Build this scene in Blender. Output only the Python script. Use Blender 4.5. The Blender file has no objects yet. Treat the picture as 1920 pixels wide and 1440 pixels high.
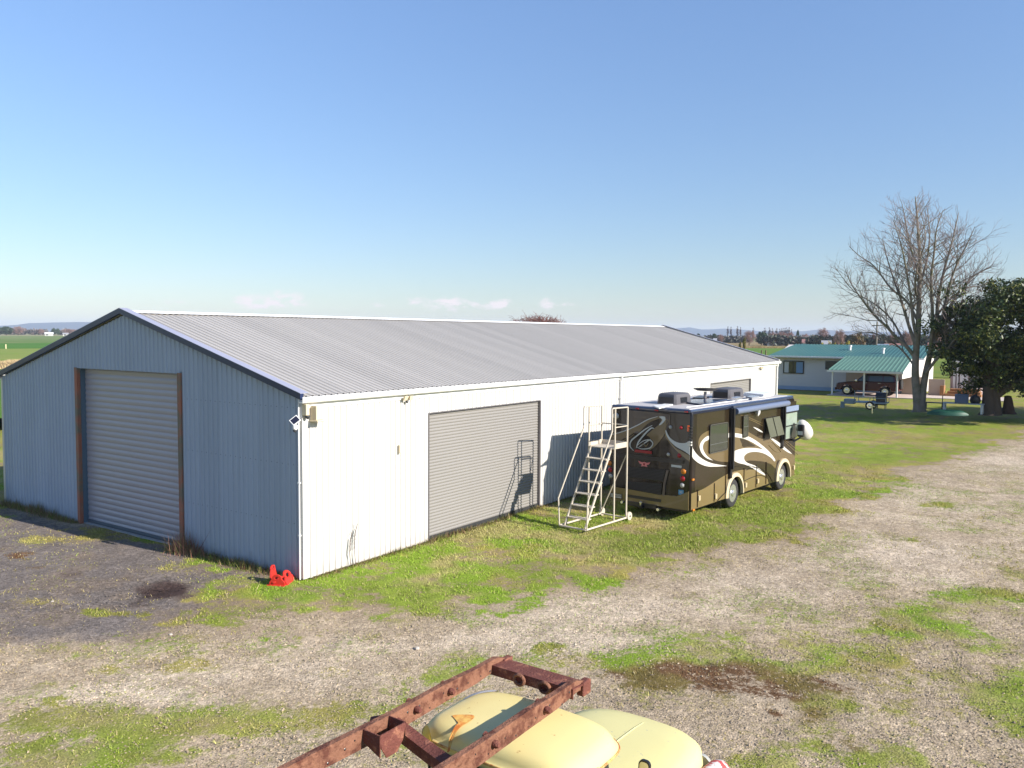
import bpy, math, random
import numpy as np
from mathutils import Vector, Matrix
from math import sin, cos, pi, radians, atan2, sqrt
random.seed(7)
S = bpy.context.scene
C = S.collection

# ------------------------------------------------------------------ camera
YAW, PITCH, ROLL, FPX = 0.9677, 0.0604, 0.0070, 1547.4
CAM = np.array([-12.53, -14.345, 5.6])
FW = np.array([sin(YAW)*cos(PITCH), cos(YAW)*cos(PITCH), -sin(PITCH)])
_r = np.array([cos(YAW), -sin(YAW), 0.0]); _u = np.cross(_r, FW)
RT = _r*cos(ROLL)+_u*sin(ROLL); UP = -_r*sin(ROLL)+_u*cos(ROLL)
cd = bpy.data.cameras.new('camera'); cam = bpy.data.objects.new('camera', cd); C.objects.link(cam)
cam.matrix_world = Matrix(((RT[0],UP[0],-FW[0],CAM[0]),(RT[1],UP[1],-FW[1],CAM[1]),(RT[2],UP[2],-FW[2],CAM[2]),(0,0,0,1)))
cd.sensor_width = 36; cd.lens = 36*FPX/1920; cd.clip_start = .1; cd.clip_end = 60000
S.camera = cam

# ------------------------------------------------------------------ light
SUN = Vector((.085, -1, .53)).normalized()
EL = math.asin(SUN.z); AZ = atan2(SUN.x, SUN.y)
w = bpy.data.worlds.new('World'); S.world = w; w.use_nodes = True
wt = w.node_tree; wt.nodes.clear()
def N(t, typ, **kw):
    n = t.nodes.new(typ)
    for k, v in kw.items():
        if hasattr(n, k): setattr(n, k, v)
    return n
def L(t, a, b): t.links.new(a, b)
def math_(t, op, a, b=None, c=None, clamp=False):
    n = t.nodes.new('ShaderNodeMath'); n.operation = op; n.use_clamp = clamp
    for i, v in enumerate((a, b, c)):
        if v is None: continue
        if isinstance(v, (int, float)): n.inputs[i].default_value = v
        else: t.links.new(v, n.inputs[i])
    return n.outputs[0]
sky = N(wt, 'ShaderNodeTexSky', sky_type='NISHITA', sun_disc=False)
sky.sun_elevation = EL; sky.sun_rotation = AZ; sky.altitude = 0; sky.air_density = 1.0; sky.dust_density = 0.2; sky.ozone_density = 3
tc = N(wt, 'ShaderNodeTexCoord'); bg = N(wt, 'ShaderNodeBackground'); out = N(wt, 'ShaderNodeOutputWorld')
bg.inputs['Strength'].default_value = SKYS = .07
# small cumulus clouds low over the horizon, fixed to the sky
def skydir(px, py):
    d = FW*FPX + RT*(px-960) + UP*(720-py); return d/np.linalg.norm(d)
no = N(wt, 'ShaderNodeTexNoise'); no.inputs['Scale'].default_value = 55; no.inputs['Detail'].default_value = 7; no.inputs['Roughness'].default_value = .62
mp = N(wt, 'ShaderNodeMapping'); mp.inputs['Scale'].default_value = (1, 1, 2.0)
L(wt, tc.outputs['Generated'], mp.inputs['Vector']); L(wt, mp.outputs[0], no.inputs['Vector'])
sep = N(wt, 'ShaderNodeSeparateXYZ'); L(wt, tc.outputs['Generated'], sep.inputs[0])
az = math_(wt, 'ARCTAN2', sep.outputs[0], sep.outputs[1])
tot = None
for px, py, wx, wy, a in [(530,564,46,14,1.15),(455,568,22,11,.8),(325,566,26,5,.6),(845,570,46,13,1.0),(775,566,20,9,.75),(925,571,30,8,.8),(945,568,14,8,.9),(1025,569,16,10,.95),(1062,572,24,5,.6),(706,571,22,5,.6),(1185,575,10,4,.45),(500,574,22,6,.7)]:
    d = skydir(px, py); a0 = atan2(d[0], d[1]); sx = wx/FPX; sz = wy/FPX*1.1
    ex = math_(wt, 'MULTIPLY', math_(wt, 'SUBTRACT', az, a0), 1/sx); ez = math_(wt, 'MULTIPLY', math_(wt, 'SUBTRACT', sep.outputs[2], float(d[2])), 1/sz)
    g = math_(wt, 'MULTIPLY', math_(wt, 'EXPONENT', math_(wt, 'MULTIPLY', math_(wt, 'ADD', math_(wt, 'MULTIPLY', ex, ex), math_(wt, 'MULTIPLY', ez, ez)), -1.0)), a)
    tot = g if tot is None else math_(wt, 'ADD', tot, g)
dens = math_(wt, 'MULTIPLY', math_(wt, 'SUBTRACT', math_(wt, 'MULTIPLY', tot, math_(wt, 'ADD', math_(wt,'MULTIPLY',no.outputs['Fac'],4.6), -1.65)), .22), 1.6, clamp=True)
dens = math_(wt, 'MULTIPLY', dens, .85)
tr = N(wt, 'ShaderNodeMapRange'); L(wt, sep.outputs[2], tr.inputs[0]); tr.inputs['From Min'].default_value = .02; tr.inputs['From Max'].default_value = .365
tm = N(wt, 'ShaderNodeMixRGB'); tm.inputs[1].default_value = (.93, .925, .965, 1); tm.inputs[2].default_value = (1.38, 1.43, 1.56, 1); L(wt, tr.outputs[0], tm.inputs[0])
tx = N(wt, 'ShaderNodeMixRGB', blend_type='MULTIPLY'); tx.inputs[0].default_value = 1; L(wt, sky.outputs[0], tx.inputs[1]); L(wt, tm.outputs[0], tx.inputs[2])
mx = N(wt, 'ShaderNodeMixRGB'); L(wt, dens, mx.inputs[0]); L(wt, tx.outputs[0], mx.inputs[1]); mx.inputs[2].default_value = (8.3, 7.3, 7.5, 1)
L(wt, mx.outputs[0], bg.inputs['Color']); L(wt, bg.outputs[0], out.inputs[0])
sd = bpy.data.lights.new('sun', 'SUN'); sd.energy = 5; sd.angle = radians(.53); sd.color = (1, .93, .83)
so = bpy.data.objects.new('sun', sd); C.objects.link(so); so.rotation_euler = (-SUN).to_track_quat('-Z', 'Y').to_euler(); so.location = (0, -40, 40)
S.view_settings.view_transform = 'Standard'; S.view_settings.look = 'None'; S.view_settings.gamma = 1; S.view_settings.exposure = 0.9
S.render.engine = 'CYCLES'
S.cycles.max_bounces = 6; S.cycles.transparent_max_bounces = 8; S.cycles.use_denoising = True
S.cycles.caustics_reflective = False; S.cycles.caustics_refractive = False

# ------------------------------------------------------------------ measuring helpers (photo pixel -> point on a real surface)
def ray(px, py): return FW*FPX + RT*(px-960) + UP*(720-py)
def un(px, py, z=0.0):
    d = ray(px, py); return CAM + d*((z-CAM[2])/d[2])
def onp(px, py, n, k):
    d = ray(px, py); n = np.array(n, float); return CAM + d*((k-CAM@n)/(d@n))
def far(px, D):            # ground point in the direction of a pixel column, D metres away
    d = ray(px, 625); h = np.array([d[0], d[1]]); h /= np.linalg.norm(h); return CAM[0]+h[0]*D, CAM[1]+h[1]*D
def ztop(px, py, D):
    d = ray(px, py); return CAM[2] + d[2]/math.hypot(d[0], d[1])*D
def sm(x, a, b):
    t = np.clip((x-a)/(b-a), 0, 1); return t*t*(3-2*t)
RISE = .8
def gz(x, y): return RISE*np.maximum(sm(x, 36, 60), sm(y, 30, 70))
def ung(px, py):           # pixel -> terrain
    z = 0.0
    for _ in range(12):
        q = un(px, py, z); z = float(gz(q[0], q[1]))
    return np.array([q[0], q[1], z])

# ------------------------------------------------------------------ noise
def _h(ix, iy, s):
    n = (ix.astype(np.int64)*374761393 + iy.astype(np.int64)*668265263 + s*1274126177) & 0x7fffffff
    n = ((n ^ (n >> 13))*1274126177) & 0x7fffffff
    return ((n ^ (n >> 16)) & 0xffff)/65535.0
def vn(x, y, s=0):
    x0 = np.floor(x); y0 = np.floor(y); fx = x-x0; fy = y-y0; fx = fx*fx*(3-2*fx); fy = fy*fy*(3-2*fy)
    a = _h(x0, y0, s); b = _h(x0+1, y0, s); c = _h(x0, y0+1, s); d = _h(x0+1, y0+1, s)
    return (a*(1-fx)+b*fx)*(1-fy)+(c*(1-fx)+d*fx)*fy
def fbm(x, y, sc, o=4, s=0):
    t = 0; a = .5; n = 0; x = x/sc + 31.7; y = y/sc + 17.3
    for i in range(o):
        t = t + a*vn(x, y, s+i*7); n += a; a *= .55; x = x*2.03+5.1; y = y*2.03+9.7
    return t/n

# ------------------------------------------------------------------ mesh helpers
class MB:
    def __init__(s): s.v = []; s.f = []; s.mi = []
    def add(s, vs, fs, mi=0):
        o = len(s.v); s.v += [tuple(map(float, q)) for q in vs]; s.f += [tuple(i+o for i in f) for f in fs]; s.mi += [mi]*len(fs); return s
    def box(s, x0, x1, y0, y1, z0, z1, mi=0):
        v = [(x, y, z) for z in (z0, z1) for y in (y0, y1) for x in (x0, x1)]
        return s.add(v, [(0,2,3,1),(4,5,7,6),(0,1,5,4),(2,6,7,3),(0,4,6,2),(1,3,7,5)], mi)
    def obox(s, c, ax, ay, az_, mi=0):
        c = np.array(c, float); A = [np.array(q, float) for q in (ax, ay, az_)]
        v = [c+A[0]*i+A[1]*j+A[2]*k for k in (-1, 1) for j in (-1, 1) for i in (-1, 1)]
        return s.add(v, [(0,2,3,1),(4,5,7,6),(0,1,5,4),(2,6,7,3),(0,4,6,2),(1,3,7,5)], mi)
    def tube(s, P, r, n=8, cap=True, mi=0):
        P = [np.array(q, float) for q in P]; m = len(P); r = [r]*m if isinstance(r, (int, float)) else list(r)
        T = []
        for i in range(m):
            t = P[min(i+1, m-1)]-P[max(i-1, 0)]; T.append(t/(np.linalg.norm(t)+1e-9))
        a = np.cross(T[0], [0, 0, 1.]);
        if np.linalg.norm(a) < .2: a = np.cross(T[0], [1., 0, 0])
        a /= np.linalg.norm(a); vs = []
        for i in range(m):
            a = a-T[i]*(a@T[i]); a /= (np.linalg.norm(a)+1e-9); b = np.cross(T[i], a)
            for k in range(n):
                th = 2*pi*k/n; vs.append(P[i]+(a*cos(th)+b*sin(th))*r[i])
        fs = [(i*n+k, i*n+(k+1) % n, (i+1)*n+(k+1) % n, (i+1)*n+k) for i in range(m-1) for k in range(n)]
        if cap: fs += [tuple(range(n))[::-1], tuple((m-1)*n+k for k in range(n))]
        return s.add(vs, fs, mi)
    def prism(s, poly, P, t0, t1, mi=0):      # poly 2-D, P(a, b, t) -> 3-D
        n = len(poly); v = [P(a, b, t0) for a, b in poly]+[P(a, b, t1) for a, b in poly]
        return s.add(v, [tuple(range(n))[::-1], tuple(range(n, 2*n))]+[(i, (i+1) % n, n+(i+1) % n, n+i) for i in range(n)], mi)
    def lathe(s, prof, c, ax=(0, 0, 1), n=20, mi=0, cap=True):   # prof (r, h)
        ax = np.array(ax, float); ax /= np.linalg.norm(ax); c = np.array(c, float)
        a = np.cross(ax, [0, 0, 1.]);
        if np.linalg.norm(a) < .1: a = np.cross(ax, [1., 0, 0])
        a /= np.linalg.norm(a); b = np.cross(ax, a); v = []
        for r, h in prof:
            for k in range(n):
                th = 2*pi*k/n; v.append(c+ax*h+(a*cos(th)+b*sin(th))*max(r, 1e-4))
        m = len(prof); fs = [(i*n+k, i*n+(k+1) % n, (i+1)*n+(k+1) % n, (i+1)*n+k) for i in range(m-1) for k in range(n)]
        if cap: fs += [tuple(range(n))[::-1], tuple((m-1)*n+k for k in range(n))]
        return s.add(v, fs, mi)
    def rings(s, rings, cap=True, mi=0, closed=True):
        n = len(rings[0]); m = len(rings); v = [q for r in rings for q in r]
        fs = [(i*n+k, i*n+(k+1) % n, (i+1)*n+(k+1) % n, (i+1)*n+k) for i in range(m-1) for k in range(n if closed else n-1)]
        if cap: fs += [tuple(range(n))[::-1], tuple((m-1)*n+k for k in range(n))]
        return s.add(v, fs, mi)
    def build(s, name, mat, parent=None, smooth=None, bevel=0, loc=None, rz=0, seg=2):
        me = bpy.data.meshes.new(name); me.from_pydata(s.v, [], s.f)
        mats = mat if isinstance(mat, (list, tuple)) else [mat]
        for q in mats: me.materials.append(q)
        if len(mats) > 1: me.polygons.foreach_set('material_index', s.mi)
        import bmesh
        bm = bmesh.new(); bm.from_mesh(me); bmesh.ops.recalc_face_normals(bm, faces=bm.faces)
        if smooth is not None:
            for f in bm.faces: f.smooth = True
            for e in bm.edges:
                if len(e.link_faces) == 2 and e.calc_face_angle(0) > radians(smooth): e.smooth = False
        bm.to_mesh(me); bm.free()
        o = bpy.data.objects.new(name, me); C.objects.link(o)
        if parent is not None: o.parent = parent
        if loc is not None: o.location = loc
        o.rotation_euler = (0, 0, rz)
        if bevel:
            b = o.modifiers.new('bevel', 'BEVEL'); b.width = bevel; b.segments = seg; b.limit_method = 'ANGLE'; b.angle_limit = radians(40)
            b.harden_normals = False
        return o
def tag(o, label=None, cat=None, group=None, kind=None):
    if label: o['label'] = label
    if cat: o['category'] = cat
    if group: o['group'] = group
    if kind: o['kind'] = kind
    return o
def thing(name, label, cat, loc=(0, 0, 0), rz=0, group=None):
    o = bpy.data.objects.new(name, None); C.objects.link(o); o.location = loc; o.rotation_euler = (0, 0, rz); o.empty_display_size = .3
    return tag(o, label, cat, group)
def copy_tree(o, parent=None):
    c = o.copy(); C.objects.link(c); c.parent = parent
    for ch in list(o.children): copy_tree(ch, c)
    return c
def fastmesh(name, V, F, mats, parent=None, mi=None, attr=None, smooth=False, loc=None):
    """V (n,3) array, F (m,k) array"""
    me = bpy.data.meshes.new(name); V = np.asarray(V, np.float32); F = np.asarray(F, np.int32); m, k = F.shape
    me.vertices.add(len(V)); me.vertices.foreach_set('co', V.ravel())
    me.loops.add(m*k); me.loops.foreach_set('vertex_index', F.ravel())
    me.polygons.add(m); me.polygons.foreach_set('loop_start', np.arange(0, m*k, k, dtype=np.int32))
    for q in mats if isinstance(mats, (list, tuple)) else [mats]: me.materials.append(q)
    if mi is not None: me.polygons.foreach_set('material_index', np.asarray(mi, np.int32))
    me.polygons.foreach_set('use_smooth', np.full(m, smooth))
    me.update(calc_edges=True)
    if attr:
        for nm, col in attr.items():
            a = me.color_attributes.new(nm, 'FLOAT_COLOR', 'POINT'); a.data.foreach_set('color', np.asarray(col, np.float32).ravel())
    o = bpy.data.objects.new(name, me); C.objects.link(o)
    if parent is not None: o.parent = parent
    if loc is not None: o.location = loc
    return o
def spline(pts, n=6, closed=True):
    P = [np.array(q, float) for q in pts]; m = len(P); o = []
    for i in range(m if closed else m-1):
        if closed: a, b, c, d = P[i-1], P[i], P[(i+1) % m], P[(i+2) % m]
        else: a, b, c, d = P[max(i-1, 0)], P[i], P[i+1], P[min(i+2, m-1)]
        if np.linalg.norm(b-c) < 1e-6: continue
        for k in range(n):
            t = k/n; o.append(.5*((2*b)+(-a+c)*t+(2*a-5*b+4*c-d)*t*t+(-a+3*b-3*c+d)*t**3))
    if not closed: o.append(P[-1])
    return o

# ------------------------------------------------------------------ materials
def s2l(c): return tuple(((v/255/12.92) if v/255 <= .04045 else ((v/255+.055)/1.055)**2.4) for v in c)
def pm(name, col, rough=.6, metal=0, var=.12, vs=2.0, col2=None, mix=.5, ms=4.0, mw=.08, bump=0, bs=40, spec=.5, coat=0, det=5, grain=0, gs=120, stretch=None):
    m = bpy.data.materials.new(name); m.use_nodes = True; t = m.node_tree; b = t.nodes['Principled BSDF']
    b.inputs['Roughness'].default_value = rough; b.inputs['Metallic'].default_value = metal; b.inputs['Specular IOR Level'].default_value = spec
    b.inputs['Coat Weight'].default_value = coat
    tcn = N(t, 'ShaderNodeTexCoord'); vec = tcn.outputs['Object']
    if stretch:
        mpn = N(t, 'ShaderNodeMapping'); mpn.inputs['Scale'].default_value = stretch; L(t, vec, mpn.inputs[0]); vec = mpn.outputs[0]
    n1 = N(t, 'ShaderNodeTexNoise'); n1.inputs['Scale'].default_value = vs; n1.inputs['Detail'].default_value = det; L(t, vec, n1.inputs['Vector'])
    f = math_(t, 'MULTIPLY_ADD', n1.outputs['Fac'], 2*var, 1-var)
    if grain:
        n4 = N(t, 'ShaderNodeTexNoise'); n4.inputs['Scale'].default_value = gs; n4.inputs['Detail'].default_value = 2; L(t, vec, n4.inputs['Vector'])
        f = math_(t, 'MULTIPLY', f, math_(t, 'MULTIPLY_ADD', n4.outputs['Fac'], 2*grain, 1-grain))
    base = N(t, 'ShaderNodeMixRGB'); base.inputs[1].default_value = (*col, 1); base.inputs[2].default_value = (*(col2 or col), 1); base.inputs[0].default_value = 0
    if col2:
        n2 = N(t, 'ShaderNodeTexNoise'); n2.inputs['Scale'].default_value = ms; n2.inputs['Detail'].default_value = 8; n2.inputs['Roughness'].default_value = .65; L(t, vec, n2.inputs['Vector'])
        mr = N(t, 'ShaderNodeMapRange'); mr.inputs['From Min'].default_value = mix-mw; mr.inputs['From Max'].default_value = mix+mw; L(t, n2.outputs['Fac'], mr.inputs[0]); L(t, mr.outputs[0], base.inputs[0])
    hs = N(t, 'ShaderNodeVectorMath', operation='SCALE'); L(t, base.outputs[0], hs.inputs[0]); L(t, f, hs.inputs['Scale']); L(t, hs.outputs[0], b.inputs['Base Color'])
    if bump:
        n3 = N(t, 'ShaderNodeTexNoise'); n3.inputs['Scale'].default_value = bs; n3.inputs['Detail'].default_value = 4; L(t, vec, n3.inputs['Vector'])
        bp = N(t, 'ShaderNodeBump'); bp.inputs['Strength'].default_value = bump; bp.inputs['Distance'].default_value = .02; L(t, n3.outputs['Fac'], bp.inputs['Height']); L(t, bp.outputs[0], b.inputs['Normal'])
    return m
# ------------------------------------------------------------------ ground
def axis(lo, hi, segs):
    """segs = [(a, b, step)] dense, growing outside to lo/hi"""
    xs = []
    for a, b, st in segs: xs += list(np.arange(a, b, st))
    xs.append(segs[-1][1])
    st = segs[-1][2]; x = xs[-1]
    while x < hi: st *= 1.13; x += st; xs.append(x)
    st = segs[0][2]; x = xs[0]; pre = []
    while x > lo: st *= 1.13; x -= st; pre.append(x)
    return np.array(pre[::-1]+xs)
def poly_sd(x, y, P):
    """signed distance, positive inside"""
    d = np.full(x.shape, 1e9); ins = np.zeros(x.shape, bool); n = len(P)
    for i in range(n):
        ax_, ay = P[i]; bx, by = P[(i+1) % n]; ex, ey = bx-ax_, by-ay
        t = np.clip(((x-ax_)*ex+(y-ay)*ey)/(ex*ex+ey*ey+1e-12), 0, 1)
        d = np.minimum(d, np.hypot(x-ax_-t*ex, y-ay-t*ey))
        c = ((ay > y) != (by > y)) & (x < ex*(y-ay)/(ey if abs(ey) > 1e-12 else 1e-12)+ax_); ins ^= c
    return np.where(ins, d, -d)
def G(*pts): return [tuple(ung(*q)[:2]) for q in pts]
LAWN = G((285,1190),(420,1178),(600,1162),(760,1163),(830,1142),(960,1125),(1150,1092),(1300,1052),(1400,1030),(1520,992),(1600,935),(1700,885),(1800,852),(1900,822),(2000,800),(2150,770)) + [(140,-60),(900,-60),(900,900),(-60,900),(-60,22),(-2.5,14.6),(-.3,14.2),(-.3,1.2)] + G((400,1105),(330,1150))
APRON = G((-260,1010),(-60,955),(30,945),(150,985),(345,1026),(565,1092),(500,1112),(400,1150),(300,1188),(150,1205),(-60,1212),(-260,1215))
TRACK = G((-260,1240),(0,1215),(300,1196),(600,1170),(780,1172),(960,1135),(1300,1060),(1520,998),(1620,928),(1800,858),(1920,822),(2100,800),(2100,1060),(1920,1075),(1700,1110),(1500,1160),(1250,1200),(1000,1225),(800,1250),(500,1310),(200,1330),(-260,1330))
def project(x, y, z):
    d = np.stack([x-CAM[0], y-CAM[1], z-CAM[2]], -1); q = d@FW; ok = q > .5; q = np.where(ok, q, 1)
    return np.where(ok, 960+FPX*(d@RT)/q, -9999), np.where(ok, 720-FPX*(d@UP)/q, -9999)
# patches measured on the ground: (px, py, rx, ry, strength)
GREEN = [(40,1345,60,20,.6),(150,1370,80,22,.6),(300,1420,110,22,.7),(620,1400,70,22,.6),(1480,1400,70,20,.6),(1720,1395,80,22,.55),(1860,1375,70,20,.5),(1250,1400,0.1,0.1,0),(330,1370,90,16,.5),(1700,1300,60,14,.45),(1870,1290,60,14,.45),(560,1405,60,20,.6),(1080,985,70,18,.7),(1200,1020,110,26,1),(1330,1000,90,30,1),(1440,965,90,30,1),(1010,1070,70,26,.7),(730,1115,110,24,.95),(790,1140,40,18,.9),(470,1150,90,18,.9),(420,1165,60,14,1),(1640,850,120,18,.8),(1540,900,60,30,.7),(1740,840,100,12,.55),(350,1148,22,8,.9),(182,1147,26,9,1),(235,1150,22,6,.7),(270,1151,18,6,.8),(70,1400,80,24,.75),(380,1400,160,34,.5),(520,1430,120,22,.6),(700,1360,70,26,.4),(1640,1425,90,26,.75),(1850,1425,90,24,.7),(1590,1318,30,16,.8),(1560,1370,50,20,.5),(1210,1270,40,20,.7),(1880,1110,50,12,.6),(1730,1010,50,8,.5),(1880,1020,40,8,.5),(1770,945,60,8,.5),(1030,1215,26,10,.8),(1660,1160,40,10,.6),(1400,1430,60,14,.6),(1780,1350,90,24,.4),(650,1300,90,16,.35),(90,1310,70,14,.35),(230,1190,90,10,.35)]
OLIVE = [(420,1360,200,30,.6),(120,1340,160,30,.6),(700,1260,140,14,.5),(1680,1330,220,40,.5),(1850,1240,120,30,.4),(900,1340,100,20,.0),(80,1130,60,14,.5),(450,1090,70,18,.7),(200,1000,90,10,.5),(850,1060,120,30,.7),(1000,1010,60,22,.9),(620,1130,70,18,.6),(330,1240,140,22,.6),(560,1330,160,26,.5),(180,1250,80,16,.6),(1500,1190,120,26,.5),(1300,1240,100,14,.3),(1600,960,60,12,.5),(1850,900,120,14,.5),(80,1010,90,12,.55),(330,1060,60,14,.5),(1500,1260,200,20,.3),(1700,1380,200,60,.35),(250,1300,160,40,.35)]
BROWN = [(1240,1270,70,20,.95),(1350,1260,80,18,.8),(1480,1290,90,22,.85),(1370,1290,100,22,.8),(1530,1330,40,16,.6),(60,1060,40,12,.5),(30,1040,30,8,.6),(1230,1060,36,8,.3),(1450,1345,80,22,.3),(1240,1320,60,18,.3),(100,1170,60,8,.4),(1600,1390,70,18,.3)]
DARK = [(306,1106,40,11,1.2),(260,1100,50,8,.4),(262,1128,22,7,.5),(140,1075,26,7,.3)]
PALE = [(1100,1140,200,24,.8),(900,1200,200,18,.7),(250,1300,200,18,.7),(1400,1080,160,24,.6),(1650,960,120,34,.6),(1720,1040,120,26,.7),(1460,1300,80,12,.5),(1800,1080,160,14,.4),(1280,1370,120,20,.3),(560,1270,240,22,.5),(1880,860,60,16,.7)]
def splat(px, py, Ls, wob):
    t = np.zeros(px.shape)
    for a, b, rx, ry, s in Ls:
        q = ((px-a)/rx)**2+((py-b)/ry)**2; t = np.maximum(t, s*np.exp(-q*.6))
    return np.clip((t*1.25+(wob-.5)*1.6)*1.5-.35, 0, 1)*sm(t, .03, .2)
C_GRAVEL = np.array(s2l((204,184,157))); C_PALE = np.array(s2l((228,209,184))); C_DGR = np.array(s2l((146,136,130))); C_GREEN = np.array(s2l((142,170,56))); C_OLIVE = np.array(s2l((178,166,92)))
C_DRY = np.array(s2l((200,180,128))); C_BROWN = np.array(s2l((122,92,66))); C_PIT = np.array(s2l((88,72,68))); C_FAR = np.array(s2l((140,160,68))); C_SOIL = np.array(s2l((168,146,122)))
ALB = .60
def m3(a, b, t): return a*(1-t[..., None])+b*t[..., None]
def ground_cover(x, y):
    """-> bare ground colour, plant colour, plant weight, stoniness"""
    x = np.asarray(x, float); y = np.asarray(y, float)
    px, py = project(x, y, gz(x, y)); dist = np.hypot(x-CAM[0], y-CAM[1])
    n1 = fbm(x, y, 1.6, 5, 1); n2 = fbm(x, y, .5, 4, 5); n3 = fbm(x, y, 5, 4, 9); n4 = fbm(x, y, .22, 3, 21); n6 = fbm(x, y, 1.1, 5, 81)
    lawn = sm(poly_sd(x, y, LAWN)+(n1-.5)*3.2+(n2-.5)*1.6, -.7, .8)
    apr = sm(poly_sd(x, y, APRON)+(n1-.5)*1.6+(n2-.5)*.9, -.5, .5)
    trk = sm(poly_sd(x, y, TRACK)+(n1-.5)*2.5, -1.0, 1.4)
    near = 1-sm(dist, 70, 110)
    wob = n1*.5+n2*.5
    gp = splat(px, py, GREEN, wob)*near; op = splat(px, py, OLIVE, wob)*near; bp = splat(px, py, BROWN, n2)*near; dp = splat(px, py, DARK, n2)*near
    base = np.broadcast_to(C_GRAVEL, x.shape+(3,)).copy()
    pale = np.clip(splat(px, py, PALE, n1)*.7+trk*sm(n2*.6+n4*.4, .35, .65)*.4, 0, 1); base = m3(base, C_PALE, pale)
    base = m3(base, C_DGR, apr); base = m3(base, C_SOIL, np.clip(lawn*.9+.35*sm(n6, .5, .68)*(1-trk), 0, 1)); base = m3(base, C_PIT, dp)
    lg = sm(n3*.45+n6*.55, .42, .58)
    veg = m3(np.broadcast_to(C_DRY, base.shape), m3(np.broadcast_to(C_OLIVE, base.shape), np.broadcast_to(C_GREEN, base.shape), lg), .30+.70*sm(n1*.6+n2*.4, .36, .58))
    veg = m3(veg, np.array(s2l((162,164,78))), sm(dist, 36, 60)*.55)
    rough = sm(n1*.5+n6*.5, .38, .60)
    w_ = lawn*(.50+.42*sm(n2*.5+n6*.5, .36, .56)); w_ = np.maximum(w_, (1-lawn)*(1-apr)*(.31+.44*rough)*(1-.40*trk)*(1-.4*pale))
    w_ = np.maximum(w_, apr*.24*rough)
    veg = m3(veg, m3(np.broadcast_to(C_OLIVE, base.shape), np.broadcast_to(C_DRY, base.shape), .4*n2), op*.8*(1-lawn)); w_ = np.maximum(w_, op*.62)
    veg = m3(veg, m3(np.broadcast_to(C_GREEN*.88, base.shape), np.broadcast_to(C_OLIVE*.82, base.shape), .25*lawn+(1-lawn)*(.42+.4*sm(n1, .4, .65)))*(.85+.3*n2[..., None]), gp*.85); w_ = np.maximum(w_, gp*(.5+.4*sm(n6, .35, .6)))
    veg = m3(veg, m3(np.broadcast_to(C_BROWN, base.shape), np.broadcast_to(C_OLIVE*.6, base.shape), sm(n6, .5, .6)*.6), np.clip(bp*1.3, 0, 1)); w_ = np.maximum(w_, bp*.60)
    w_ = w_*(1-dp)
    foot = np.exp(-np.clip(-y-.05, 0, 9)/.2)*(x > 0)*(x < 35)*(y < .2); w_ = np.maximum(w_, foot*.6)
    tone = (.84+.32*n2)*(.90+.2*n3)
    base = base*tone[..., None]; veg = veg*tone[..., None]
    far_ = sm(dist, 75, 130); fn = fbm(x, y, 45, 4, 33)
    fc = m3(np.broadcast_to(C_FAR, base.shape), np.broadcast_to(np.array(s2l((168,160,92))), base.shape), sm(fn, .45, .6)*.6)
    veg = m3(veg, fc, far_); base = m3(base, fc*.9, far_); w_ = m_ = w_*(1-far_)+.8*far_
    stony = (1-.8*lawn)*(1-far_)*(1-.5*bp)
    return base*ALB, veg*ALB, w_, stony
gx = axis(-6000, 6000, [(-16,-9,.14),(-9,11,.085),(11,24,.13),(24,45,.24),(45,85,.5)])
gy = axis(-6000, 6000, [(-32,-15,.22),(-15,3,.085),(3,16,.2),(16,34,.5)])
X, Y = np.meshgrid(gx, gy, indexing='ij'); sh = X.shape
bcol, vcol, gr, gv = ground_cover(X, Y)
dcam = np.hypot(X-CAM[0], Y-CAM[1])
Z = gz(X, Y) + (1-sm(dcam, 40, 80))*((fbm(X, Y, 3.2, 3, 40)-.5)*.07 + (fbm(X, Y, .35, 3, 44)-.5)*.035*(.6+gr)) - .02
pd = np.exp(-(((X+2.5)/1.0)**2+((Y-2.1)/.45)**2)); Z -= pd*.06
Z = np.where((X > .1) & (X < 35) & (Y > .1) & (Y < 14), -.12, Z)
V = np.stack([X, Y, Z], -1).reshape(-1, 3); ii = np.arange(sh[0]*sh[1]).reshape(sh)
F = np.stack([ii[:-1, :-1], ii[1:, :-1], ii[1:, 1:], ii[:-1, 1:]], -1).reshape(-1, 4)
gm = bpy.data.materials.new('yard ground'); gm.use_nodes = True; t = gm.node_tree; b = t.nodes['Principled BSDF']; b.inputs['Roughness'].default_value = .95; b.inputs['Specular IOR Level'].default_value = .12
def attr_(nm): a = N(t, 'ShaderNodeAttribute'); a.attribute_name = nm; return a.outputs['Color']
def noise_(sc, det=5, ro=.6):
    n_ = N(t, 'ShaderNodeTexNoise'); n_.inputs['Scale'].default_value = sc; n_.inputs['Detail'].default_value = det; n_.inputs['Roughness'].default_value = ro; L(t, tcn.outputs['Object'], n_.inputs['Vector']); return n_.outputs['Fac']
tcn = N(t, 'ShaderNodeTexCoord'); ws = N(t, 'ShaderNodeSeparateColor'); L(t, attr_('weights'), ws.inputs[0]); W0, ST = ws.outputs[0], ws.outputs[1]
v1 = N(t, 'ShaderNodeTexVoronoi'); v1.inputs['Scale'].default_value = 30; L(t, tcn.outputs['Object'], v1.inputs['Vector'])
v2 = N(t, 'ShaderNodeTexVoronoi'); v2.inputs['Scale'].default_value = 13; L(t, tcn.outputs['Object'], v2.inputs['Vector'])
sc1 = N(t, 'ShaderNodeSeparateColor'); L(t, v1.outputs['Color'], sc1.inputs[0]); sc2 = N(t, 'ShaderNodeSeparateColor'); L(t, v2.outputs['Color'], sc2.inputs[0])
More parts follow.
